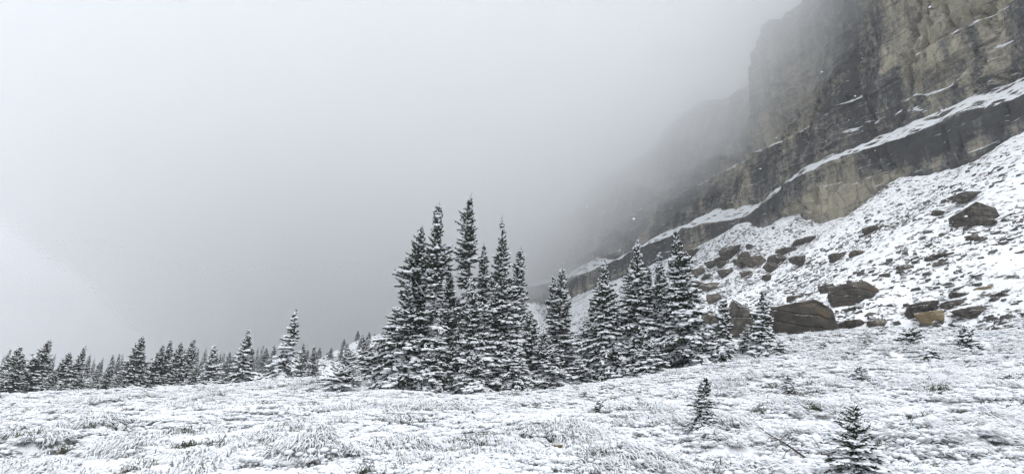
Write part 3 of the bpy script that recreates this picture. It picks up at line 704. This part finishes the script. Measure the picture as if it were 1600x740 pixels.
BO = [
 (1256,524,102,56,'r','largest boulder, dark and flat-topped with a rust patch, at the talus foot',5),
 (1168,522,74,56,'b','tilted slab boulder with a ridged top behind the small fir, left of the largest boulder',5),
 (1124,526,24,32,'b','upright dark rock leaning on the left side of the tilted slab boulder',4),
 (1336,476,70,33,'r','second largest boulder, dark and angular, above and right of the largest one',5),
 (1296,463,26,17,'d','dark rock touching the left side of the second largest boulder',4),
 (1457,505,37,19,'t','ochre block with a snow cap at the foot of the talus',4),
 (1444,494,48,22,'b','dark wedge rock directly behind the ochre block',4),
 (1488,485,35,15,'d','striped slab rock right of the dark wedge rock',4),
 (1519,497,44,17,'b','brown slab with a dark right end, right of the ochre block',4),
 (1540,460,26,10,'t','small tan flat rock high on the right of the lower talus',3),
 (1500,468,28,11,'b','flat brown rock left of the small tan rock',3),
 (1484,456,26,8,'d','thin dark ledge stone above the flat brown rock',3),
 (1522,350,58,32,'b','big solitary dark boulder high on the talus at right',5),
 (1508,315,38,13,'b','flat dark rock uphill of the big solitary boulder',4),
 (1547,352,19,9,'b','dark stone at the right foot of the big solitary boulder',3),
 (1466,336,17,7,'b','dark stone left of the big solitary boulder',3),
 (1361,364,22,10,'b','dark pointed stone alone in the smooth upper snow',3),
 (1250,384,25,9,'b','flat block high up below the cliff band',3),
 (1266,378,18,8,'b','dark stone touching the flat block below the cliff band',3),
 (1143,402,34,17,'b','topmost boulder of the rock jumble, grey and rounded',4),
 (1162,407,20,12,'b','boulder right of the topmost one in the rock jumble',3),
 (1160,420,28,15,'b','grey boulder left of the pale one in the rock jumble',4),
 (1180,420,34,18,'g','pale brown-grey boulder at the right of the rock jumble',4),
 (1173,391,12,9,'b','small rounded stone above the rock jumble',3),
 (1112,418,18,10,'b','left upper boulder of the rock jumble',3),
 (1128,418,16,10,'b','boulder left of centre in the rock jumble',3),
 (1128,410,22,8,'b','long dark stone under the topmost boulder of the jumble',3),
 (1136,434,24,13,'b','boulder at the lower edge of the rock jumble',3),
 (1167,432,18,9,'g','square brownish stone below the pale boulder of the jumble',3),
 (1092,432,22,12,'g','brown stone on the left side of the rock jumble beside the tall fir',3),
 (1104,437,16,8,'b','dark stone under the brown stone beside the tall fir',3),
 (1086,463,40,24,'g','large grey block half hidden by the tallest right-hand fir',4),
 (1110,458,34,14,'g','long wedge rock lying right of the half hidden grey block',4),
 (1116,472,21,12,'g','reddish-brown rock below the long wedge rock',3),
 (1110,504,25,15,'g','smooth brown rock left of the tilted slab boulder',4),
 (1084,400,20,10,'b','stone at the left end of the upper jumble near the cliff foot',3),
 (1214,413,30,15,'b','dark shark-fin rock right of the rock jumble',4),
 (1248,415,26,15,'b','dark rock with a snowy split right of the shark-fin rock',4),
 (1229,398,30,10,'b','long dark rock uphill of the shark-fin rock',3),
 (1205,424,22,12,'b','dark cracked rock below the shark-fin rock',3),
 (1199,439,15,9,'b','small dark rock below the dark cracked rock',3),
 (1308,408,20,12,'b','dark cube-shaped rock in the middle of the talus',3),
 (1340,399,24,8,'g','flat light-brown slab right of the dark cube-shaped rock',3),
 (1415,425,23,11,'g','rounded olive-brown rock in the middle right of the talus',3),
 (1456,410,16,9,'b','dark stone left of a pair on the right talus',3),
 (1472,406,30,8,'b','long dark stone beside its smaller partner on the right talus',3),
 (1519,377,20,8,'b','dark stone below the big solitary boulder',3),
 (1552,390,18,7,'b','flat dark stone near the right edge, middle height',3),
 (1586,419,28,8,'b','dark slab at the right edge of the talus',3),
 (1326,514,44,14,'b','low dark rock just right of the largest boulder',4),
 (1370,511,28,11,'g','rounded grey rock right of the low dark rock',3),
 (1340,487,26,8,'b','thin rock directly below the second largest boulder',3),
 (1556,478,18,11,'b','left dark block of the group at the right edge of the talus foot',3),
 (1572,474,34,15,'b','dark block under a smooth snow slab at the right edge of the talus foot',4),
 (1594,480,18,9,'b','brown stone cut by the right edge of the picture',3),
 (1242,470,24,8,'g','flat brown slab above the top of the largest boulder',3),
 (1104,543,22,9,'g','brown rock lying in the snow beside the low fir of the right-hand clump',3),
 (1384,436,15,8,'b','small dark rock between the olive-brown rock and the second largest boulder',3),
 (593,549,20,15,'g','hazy brown boulder on the slope left of the central clump',4),
 (546,568,17,9,'g','hazy dark rock behind the snowy group',3),
 (872,700,14,7,'t2','small brown stone poking out of the snow by the foreground gully',3),
]
PL = {0: [(-.13,-.12,1,.54), (.42,-.1,.9,.70), (-.25,-1,.18,.62), (.62,-.8,.12,.74), (1,-.15,.15,.98), (-1,-.25,.35,.92), (0,1,.2,.7), (0,0,-1,.6), (.1,-.7,.75,.68), (-.7,-.6,.5,.86), (.85,.1,.6,.92)],
 1: [(.62,-.2,.8,.48), (-.75,-.35,.6,.52), (-.15,-1,.1,.55), (1,-.3,-.1,.85), (-1,-.1,.1,.8), (0,1,.2,.7), (0,0,-1,.6), (.35,-.85,.5,.60), (-.2,-.6,.8,.66)],
 3: [(-.15,-.1,1,.55), (.65,-.2,.75,.72), (-.75,-.3,.65,.70), (-.3,-1,.2,.62), (.55,-.85,.15,.66), (1,0,.1,.95), (-1,-.2,.1,.92), (0,1,.2,.7), (0,0,-1,.6), (.2,-.6,.8,.60)],
 5: [(.05,-.1,1,.62), (-.1,-1,-.1,.6), (1,-.3,.1,.9), (-1,-.2,-.35,.85), (0,1,.2,.7), (0,0,-1,.6), (.7,-.8,.1,.78), (-.6,-.6,-.5,.8)],
 12: [(-.3,-.2,1,.5), (.6,-.1,.8,.66), (-.5,-.9,.3,.64), (.6,-.8,.1,.62), (1,0,0,.95), (-1,-.2,.1,.95), (0,1,.2,.7), (0,0,-1,.55)]}
MB_ = dict(r=m_boulder_rust, b=m_boulder_bare, d=m_boulder, t=m_boulder_tan, g=m_boulder_bare, t2=m_boulder_tan)
m_boulder_grey = snowy('brown_grey_limestone', [(.34, (.05, .043, .036)), (.5, (.115, .10, .082)), (.66, (.22, .195, .16))], .78, .93, .3); MB_['g'] = m_boulder_grey
for i, (px, py, w_, h_, c, lab, sb_) in enumerate(BO):
    q_ = hit(px, py)
    if q_ is None: continue
    x, y, z, r = q_; k = y / ray(px, py)[1]
    W_, H_ = w_ * k, h_ * k
    me = rock_mesh(W_ * 1.05, W_ * .85, H_ * (1.36 if i in PL else 1.25), 40 + i, MB_[c], sb_, planes=PL.get(i))
    d = np.array([x, y]) / r
    o_ = ob('boulder', me, None, label=lab, category='boulder' if w_ >= 24 else 'rock', group='rocks on the talus slope')
    zc = z + H_ * .46
    o_.location = (x + d[0] * W_ * .3, y + d[1] * W_ * .3, zc + .25 * W_ * (.0 if py > 480 else .25))
    o_.rotation_euler = (rg0 := .0, R_(-8) if c != 'r' else R_(2), math.atan2(-x, y) + (0 if i in PL else .3 * (hash01(i, 1, 1) - .5)))

# stones strewn over the talus: the larger ones singly, the rest as one mass
def stone_verts(n_, rg):
    B = np.array([(-1,-1,-1),(1,-1,-1),(1,1,-1),(-1,1,-1),(-1,-1,1),(1,-1,1),(1,1,1),(-1,1,1)], float)
    V = B[None] * (1 + .45 * (rg.random((n_, 8, 3)) - .5)); V[:, 4:, :2] *= (.45 + .45 * rg.random((n_, 1, 2)))
    return V
BF = np.array([(0,3,2,1),(4,5,6,7),(0,1,5,4),(1,2,6,5),(2,3,7,6),(3,0,4,7)])
def strew(n_, sfun, rg, keepf):
    az = np.radians(rg.uniform(-22, 50, n_)); r_ = 38 + 105 * rg.random(n_) ** 1.25
    x, y = r_ * np.sin(az), r_ * np.cos(az); u, v = uv_of(x, y)
    ok = keepf(u, v, x, y, r_); x, y, u, v = x[ok], y[ok], u[ok], v[ok]; n_ = len(x)
    s = sfun(n_, u, v, rg); z = height(x, y, True)
    V = stone_verts(n_, rg) * (s[:, None] * np.stack([.8 + .9 * rg.random(n_), .6 + .5 * rg.random(n_), .26 + .4 * rg.random(n_)], 1))[:, None, :]
    # tilt with the slope: rises with v
    th = math.atan2(NV[1], NV[0]); sl = R_(26) * ss(0, 10, v - V0)[:, None] + rg.normal(0, .26, (n_, 1))
    rx, rz = V[:, :, 0], V[:, :, 2]; c0, s0 = np.cos(sl), np.sin(sl)
    yaw = rg.normal(0, 1.3, (n_, 1)); vx = V[:, :, 1]; rx, vx = rx * np.cos(yaw) - vx * np.sin(yaw), rx * np.sin(yaw) + vx * np.cos(yaw)
    a1 = rx * c0 - rz * s0; c1 = rx * s0 + rz * c0
    Xw = a1 * NV[0] + vx * DU[0]; Yw = a1 * NV[1] + vx * DU[1]
    W_ = np.stack([Xw, Yw, c1], -1)
    return W_, np.stack([x, y, z + s * .05], 1), s
def inten(u, v, x, y, r):
    c = fbm(u / 9, v / 7, 3, 201); t = v - (V0 + 3.5 * fbm(u / 18, 0 * u, 3, 11))
    jumble = np.exp(-(((u - 92) / 22) ** 2 + ((v - 62) / 14) ** 2))
    az_ = np.degrees(np.arctan2(x, y)); spur = (az_ < 4) & (r > 54) & (r < 125)
    return (((t > -1.5 - 6 * rng.random(len(u)) ** 3) & (v < VW - 1)) | spur) & (rng.random(len(u)) < .27 + .7 * c + .6 * jumble)
rg = np.random.default_rng(77)
W_, C_, s_ = strew(100000, lambda n_, u, v, g: .05 + .23 * g.random(n_) ** 3.2, rg, inten)
W_, C_ = W_[:38000], C_[:38000]
ob('scree_stones', mesh_np('scree_stones', (W_ + C_[:, None]).reshape(-1, 3), (BF[None] + (np.arange(len(W_)) * 8)[:, None, None]).reshape(-1, 4), [m_stone]), kind='stuff')
W_, C_, s_ = strew(700, lambda n_, u, v, g: .16 + .2 * g.random(n_) ** 2, rg, inten)
for i in range(min(150, len(W_))):
    me = mesh_np('stone', W_[i], BF, [m_boulder_grey if i % 3 == 0 else m_boulder])
    o_ = ob('rock', me, None, label='small dark slab stone half buried in the snow ' + ('high on the talus under the cliff' if C_[i][2] > 20 else 'halfway up the talus slope' if C_[i][2] > 10 else 'at the foot of the talus'), category='rock', group='small stones on the talus slope'); o_.location = C_[i]

# ------------------------------------------------------------------ grass under the snow (uncountable): instanced tufts
def tuft(seed, kind):
    """0 snow-capped hummock, 1 combed grass bent under snow, 2 loose snow clods, 3 thin dry stalks"""
    g = np.random.default_rng(seed); V = []; F = []; MI = []
    nb_ = (26, 38, 8, 7, 46)[kind]; spread = (1.25, .4, 1.5, 1.2, 1.3)[kind]
    for i in range(nb_):
        lay = i / nb_; yaw = g.normal(0, spread)
        L = ((.17, .24, .10, .11, .15)[kind]) * (.7 + .9 * g.random())
        base_ = np.array([g.normal(0, .07 if kind == 1 else .06), g.normal(0, .05), 0.])
        hgt = L * (.15 + .38 * g.random()) * (.6 + .6 * lay) * (2.2 if kind >= 3 else 1)
        d = np.array([math.sin(yaw), -math.cos(yaw), 0.]); sd = np.array([d[1], -d[0], 0])
        white = kind <= 1 and g.random() < .72 and lay > .2
        w0 = (.005 + .007 * g.random()) if white else (.0028 + .0025 * g.random())
        pts = []
        for t in (0, .3, .6, 1.0):
            pts.append(base_ + d * L * (t ** .9) + np.array([0, 0, hgt * math.sin(min(t * 1.15, 1) * 2.6) - .012 * t]) + (np.array([0, 0, .010]) if white else 0))
        o_ = len(V); ww = [w0 * .7, w0, w0 * .9, w0 * .15]
        for p_, w_ in zip(pts, ww):
            V.append(p_ + sd * w_); V.append(p_ + np.array([0, 0, w_ * (1.2 if white else .3)])); V.append(p_ - sd * w_)
        mi_ = 0 if white else (1 if g.random() < (.45, .45, .45, .9, .12)[kind] else 2)
        for j in range(3):
            a_ = o_ + j * 3
            F += [(a_, a_ + 1, a_ + 4, a_ + 3), (a_ + 1, a_ + 2, a_ + 5, a_ + 4)]; MI += [mi_] * 2
    nbm = (18, 8, 9, 0, 4)[kind]; Fq = []
    if nbm:
        sg = (.085, .10, .16, 0, .09)[kind]
        C = np.stack([g.normal(0, sg, nbm), g.normal(-.05 if kind == 1 else 0, sg, nbm), .045 + .06 * g.random(nbm) - (.04 if kind == 2 else 0)], 1)
        bv, bf = blobs(C, .022 + .055 * g.random(nbm) ** 1.5, g, .55)
        Fq = [tuple(q) for q in (bf + len(V))]; V += list(bv)
    me = bpy.data.meshes.new('snowy_tuft'); me.from_pydata([tuple(v) for v in V], [], F + Fq)
    for m_ in (m_snow, m_grass, m_sedge): me.materials.append(m_)
    me.polygons.foreach_set('material_index', np.array(MI + [0] * len(Fq), np.int32))
    me.polygons.foreach_set('use_smooth', np.array([False] * len(F) + [True] * len(Fq)))
    me.update(); return me
coll = bpy.data.collections.new('tuft_kinds')
for i in range(20):
    coll.objects.link(bpy.data.objects.new('tuft_kind_%02d' % i, tuft(900 + i, i // 4)))
npt = 110000
g = np.random.default_rng(5)
az = np.radians(g.uniform(-50, 52, npt)); r_ = 6.5 + 36 * g.random(npt) ** .9
x, y = r_ * np.sin(az), r_ * np.cos(az); u, v = uv_of(x, y)
patch = fbm(x / 2.4, y / 2.0, 3, 41); dens_ = .56 + 1.2 * patch
ok = (v < V0 + 1 + 5 * g.random(npt) ** 2) & (g.random(npt) < np.maximum(dens_, .26))
for (ax, ay, bx, by, wd, dp) in TRENCH:
    ex, ey = bx - ax, by - ay; q_ = np.clip(((x - ax) * ex + (y - ay) * ey) / (ex * ex + ey * ey), 0, 1)
    ok &= np.hypot(x - ax - q_ * ex, y - ay - q_ * ey) > wd * .6
x, y, patch = x[ok], y[ok], patch[ok]; z = height(x, y, True)
comb = fbm(x / 1.7 + 9, y / 1.3, 3, 45); q_ = g.random(len(x))
kind_ = np.where(q_ < .06, 3, np.where(comb > .2, np.where(q_ < .6, 1, 0), np.where(q_ < .62, 0, 2)))
shr = fbm(x / 1.1 + 31, y / .9, 3, 46); mnd = sum(np.exp(-((x - ax) ** 2 + ((y - ay) * 1.2) ** 2) / (rd_ * 1.1) ** 2) for (ax, ay, rd_, h0_) in MOUNDS)
kind_ = np.where((mnd > .35) & (g.random(len(x)) < .7), 1, kind_); kind_ = np.where((mnd > .3) & (g.random(len(x)) < .07), 4, kind_)
kind_ = np.where((shr > .42) & (g.random(len(x)) < .4), 4, kind_)
kidx = kind_ * 4 + g.integers(0, 4, len(x))
scl = None; yaw = .9 * fbm(x / 5, y / 5, 2, 43) + g.normal(0, .28, len(x)) + .25
scl = (.42 + .7 * g.random(len(x)) ** 1.3) * (1 + 1.5 * np.maximum(fbm(x / 2.1, y / 1.7, 2, 44) - .05, 0))
scl = np.minimum(scl * (1 + .25 * np.minimum(mnd, 1)), 1.25)
pm = bpy.data.meshes.new('snowy_grass'); pm.vertices.add(len(x)); pm.vertices.foreach_set('co', np.stack([x, y, z - .01], 1).astype(np.float32).ravel())
a = pm.attributes.new('yaw', 'FLOAT', 'POINT'); a.data.foreach_set('value', yaw.astype(np.float32))
a = pm.attributes.new('kind', 'INT', 'POINT'); a.data.foreach_set('value', kidx.astype(np.int32))
a = pm.attributes.new('size', 'FLOAT', 'POINT'); a.data.foreach_set('value', scl.astype(np.float32))
go = ob('snowy_grass', pm, kind='stuff')
ng = bpy.data.node_groups.new('tufts', 'GeometryNodeTree')
ng.interface.new_socket('Geometry', in_out='INPUT', socket_type='NodeSocketGeometry'); ng.interface.new_socket('Geometry', in_out='OUTPUT', socket_type='NodeSocketGeometry')
gi = ng.nodes.new('NodeGroupInput'); gout = ng.nodes.new('NodeGroupOutput'); iop = ng.nodes.new('GeometryNodeInstanceOnPoints')
cinf = ng.nodes.new('GeometryNodeCollectionInfo'); cinf.inputs[0].default_value = coll; cinf.inputs['Separate Children'].default_value = True; cinf.inputs['Reset Children'].default_value = True
ya = ng.nodes.new('GeometryNodeInputNamedAttribute'); ya.data_type = 'FLOAT'; ya.inputs[0].default_value = 'yaw'
sa = ng.nodes.new('GeometryNodeInputNamedAttribute'); sa.data_type = 'FLOAT'; sa.inputs[0].default_value = 'size'
ka = ng.nodes.new('GeometryNodeInputNamedAttribute'); ka.data_type = 'INT'; ka.inputs[0].default_value = 'kind'; ng.links.new(ka.outputs[0], iop.inputs['Instance Index'])
cx = ng.nodes.new('ShaderNodeCombineXYZ')
ng.links.new(gi.outputs[0], iop.inputs['Points']); ng.links.new(cinf.outputs[0], iop.inputs['Instance']); iop.inputs['Pick Instance'].default_value = True
ng.links.new(ya.outputs[0], cx.inputs[2]); ng.links.new(cx.outputs[0], iop.inputs['Rotation']); ng.links.new(sa.outputs[0], iop.inputs['Scale'])
ng.links.new(iop.outputs[0], gout.inputs[0])
md = go.modifiers.new('tufts', 'NODES'); md.node_group = ng

# ------------------------------------------------------------------ dead wood
def wood(name, paths, label, cat_, m_=None, anchor=None):
    L = [tube(p_, r__, 6) for p_, r__ in paths]; A0 = np.array(anchor)
    e = empty(name, tuple(A0), label, cat_)
    ob('stem', mesh_np('stem', L[0][0] - A0, L[0][1], [m_ or m_dead], smooth=True), e)
    for l in L[1:]: ob('twig', mesh_np('twig', l[0] - A0, l[1], [m_ or m_dead], smooth=True), e)
def lay(px, py, lift=.0):
    q_ = hit(px, py, fine=True); return np.array([q_[0], q_[1], q_[2] + lift * 1.25 + .04])
P_ = [lay(1186,677,.10), lay(1202,690,.10), lay(1228,705,.09), lay(1252,720,.07), lay(1266,725,.02)]
tw_ = []
for (a_, b_, c_) in [((1228,705),(1217,712),(1206,720)),((1222,701),(1233,692),(1228,686)),((1240,713),(1230,722),(1224,729)),((1212,696),(1204,700),(1196,704)),((1232,707),(1241,705),(1248,703)),((1246,716),(1262,718),(1264,712)),((1219,700),(1208,704),(1203,706))]:
    tw_.append(([lay(*a_, .09), lay(*b_, .11), lay(*c_, .06)], [.009, .006, .003]))
wood('fallen_branch', [(P_, [.006, .012, .017, .021, .02])] + tw_, 'dark fallen dead branch with bare side twigs lying in the foreground snow', 'branch', anchor=P_[2])
P_ = [lay(1290,735,.12), lay(1312,724,.2), lay(1335,722,.2), lay(1352,735,.1), lay(1372,742,.05)]
wood('fallen_branch', [(P_, [.006, .009, .011, .010, .006]), ([lay(1272,700,.14), lay(1283,714,.1), lay(1288,725,.02)], [.005, .009, .012])], 'arched bare branch bent over the snow at the foot of the olive green sapling', 'branch', anchor=P_[2])
A_ = at_r(385, 39); B_ = at_r(412, 38.5)
P_ = [np.array([A_[0], A_[1], A_[2] + .15]), np.array([(A_[0] + B_[0]) / 2, A_[1], A_[2] + .28]), np.array([B_[0], B_[1], B_[2] + .35])]
wood('fallen_log', [(P_, [.06, .08, .09]), ([P_[1], P_[1] + np.array([.2, 0, .35])], [.02, .01])], 'thin fallen log lying on the left crest beside the lone snow-dappled fir', 'log', anchor=P_[0])
# broken limbs beside the bare white trunk
k31 = at_r(672, 30.5)
def at_pt(px, py, yy): d = ray(px, py); k_ = yy / d[1]; return np.array([d[0] * k_, d[1] * k_, d[2] * k_ + EYE])
yy = k31[1]
P_ = [at_pt(670,478,yy), at_pt(664,462,yy - .1), at_pt(656,448,yy - .2), at_pt(648,438,yy - .3)]
tree0 = [o_ for o_ in SC.objects if o_.get('label', '').startswith('tall fir with a bare')][0]
for pts_, rr_ in ((P_, [.05, .04, .03, .015]), ([at_pt(674,490,yy), at_pt(681,498,yy - .1), at_pt(686,508,yy - .2)], [.035, .025, .012])):
    v_, f_ = tube(pts_, rr_, 6); ob('dead_branch', mesh_np('dead_branch', v_ - np.array(tree0.location), f_, [m_barkw], smooth=True), tree0)

# ------------------------------------------------------------------ falling snow
g = np.random.default_rng(12); nf = 170
az = np.radians(g.uniform(2, 48, nf)); r_ = 1.9 + 5 * g.random(nf); el = np.radians(g.uniform(2, 44, nf))
C = np.stack([r_ * np.sin(az), r_ * np.cos(az), EYE + r_ * np.tan(el)], 1)
bv, bf = blobs(C, .0022 + .0030 * g.random(nf), g, .7)
ob('falling_snow', mesh_np('falling_snow', bv, bf, [m_snow], smooth=True), kind='stuff')

# ------------------------------------------------------------------ air
def volume(name, me, dens, col=(.998, .999, 1.0), an=.55):
    m = bpy.data.materials.new(name); m.use_nodes = True; n = m.node_tree; n.nodes.clear()
    o_ = n.nodes.new('ShaderNodeOutputMaterial'); pv = n.nodes.new('ShaderNodeVolumePrincipled')
    pv.inputs['Color'].default_value = (*col, 1); pv.inputs['Density'].default_value = dens; pv.inputs['Anisotropy'].default_value = an
    n.links.new(pv.outputs[0], o_.inputs['Volume']); me.materials.append(m); return ob(name, me, kind='stuff')
B = np.array([(-1,-1,-1),(1,-1,-1),(1,1,-1),(-1,1,-1),(-1,-1,1),(1,-1,1),(1,1,1),(-1,1,1)], float)
zlo, zhi = -130, 150
hb = B * np.array([1560, 1560, (zhi - zlo) / 2]) + np.array([0, 0, (zhi + zlo) / 2])
volume('haze', mesh_np('haze', hb, BF), .0008)
# cloud hanging on the mountain: a closed body with a billowing underside
def cloud_body(CU, CV, zlof, zhif, dens):
    zl, zh = zlof(CU, CV), zhif(CU, CV)
    cx_, cy_ = xy_of(CU, CV)
    lo = np.stack([cx_, cy_, np.minimum(zl, zh - 1)], -1).reshape(-1, 3); hi = np.stack([cx_, cy_, zh], -1).reshape(-1, 3)
    nr, na = CU.shape; idx = np.arange(nr * na).reshape(nr, na); nn = nr * na
    q1 = np.stack([idx[:-1, :-1], idx[:-1, 1:], idx[1:, 1:], idx[1:, :-1]], -1).reshape(-1, 4)
    ring = np.concatenate([idx[0, :], idx[1:, -1], idx[-1, -2::-1], idx[-2:0:-1, 0]]); nx = np.roll(ring, -1)
    Fv = np.concatenate([q1[:, ::-1], q1 + nn, np.stack([ring, nx, nx + nn, ring + nn], 1)])
    me = mesh_np('cloud', np.concatenate([lo, hi]), Fv)
    bm = bmesh.new(); bm.from_mesh(me); bmesh.ops.recalc_face_normals(bm, faces=bm.faces[:]); bm.to_mesh(me); bm.free()
    volume("cloud", me, dens)
import bmesh
def zlow(u, v):
    z = np.interp(u, [20, 40, 65, 90, 117, 150, 218, 300, 400], [120, 90, 65, 55, 49, 42, 34, 27, 20]) + 9 * fbm(u / 17, v / 17, 4, 301, .6)
    z = z - (1 - ss(20, 60, v)) * 60 * ss(95, 190, u + 6 * fbm(v / 30, v * 0, 2, 303))
    return z + (1 - ss(-190, 20, v)) * 112
cloud_body(*np.meshgrid(np.concatenate([np.linspace(20, 260, 110), np.linspace(270, 520, 12)]), np.concatenate([np.linspace(-260, -56, 22), np.linspace(-50, 112, 80)])), zlow, lambda u, v: 146 + 0 * u, .034)
# thinner mist lying in the low ground beyond the left crest
mr_, ma_ = np.meshgrid(np.concatenate([np.linspace(58, 170, 40), np.linspace(185, 640, 16)]), np.radians(np.linspace(-88, 2, 60)))
mx_, my_ = mr_ * np.sin(ma_), mr_ * np.cos(ma_); MU, MV = uv_of(mx_, my_)
def mtop(u, v):
    x, y = u * DU[0] + v * NV[0], u * DU[1] + v * NV[1]; r = np.hypot(x, y); a = np.degrees(np.arctan2(x, y))
    return -38 + (78 + 14 * fbm(x / 45, y / 45, 3, 312)) * ss(50, 165, r) * (1 - ss(-16, 2, a) * .97) + 1.5
cloud_body(MU, MV, lambda u, v: -40. + 0 * u, mtop, .0085)
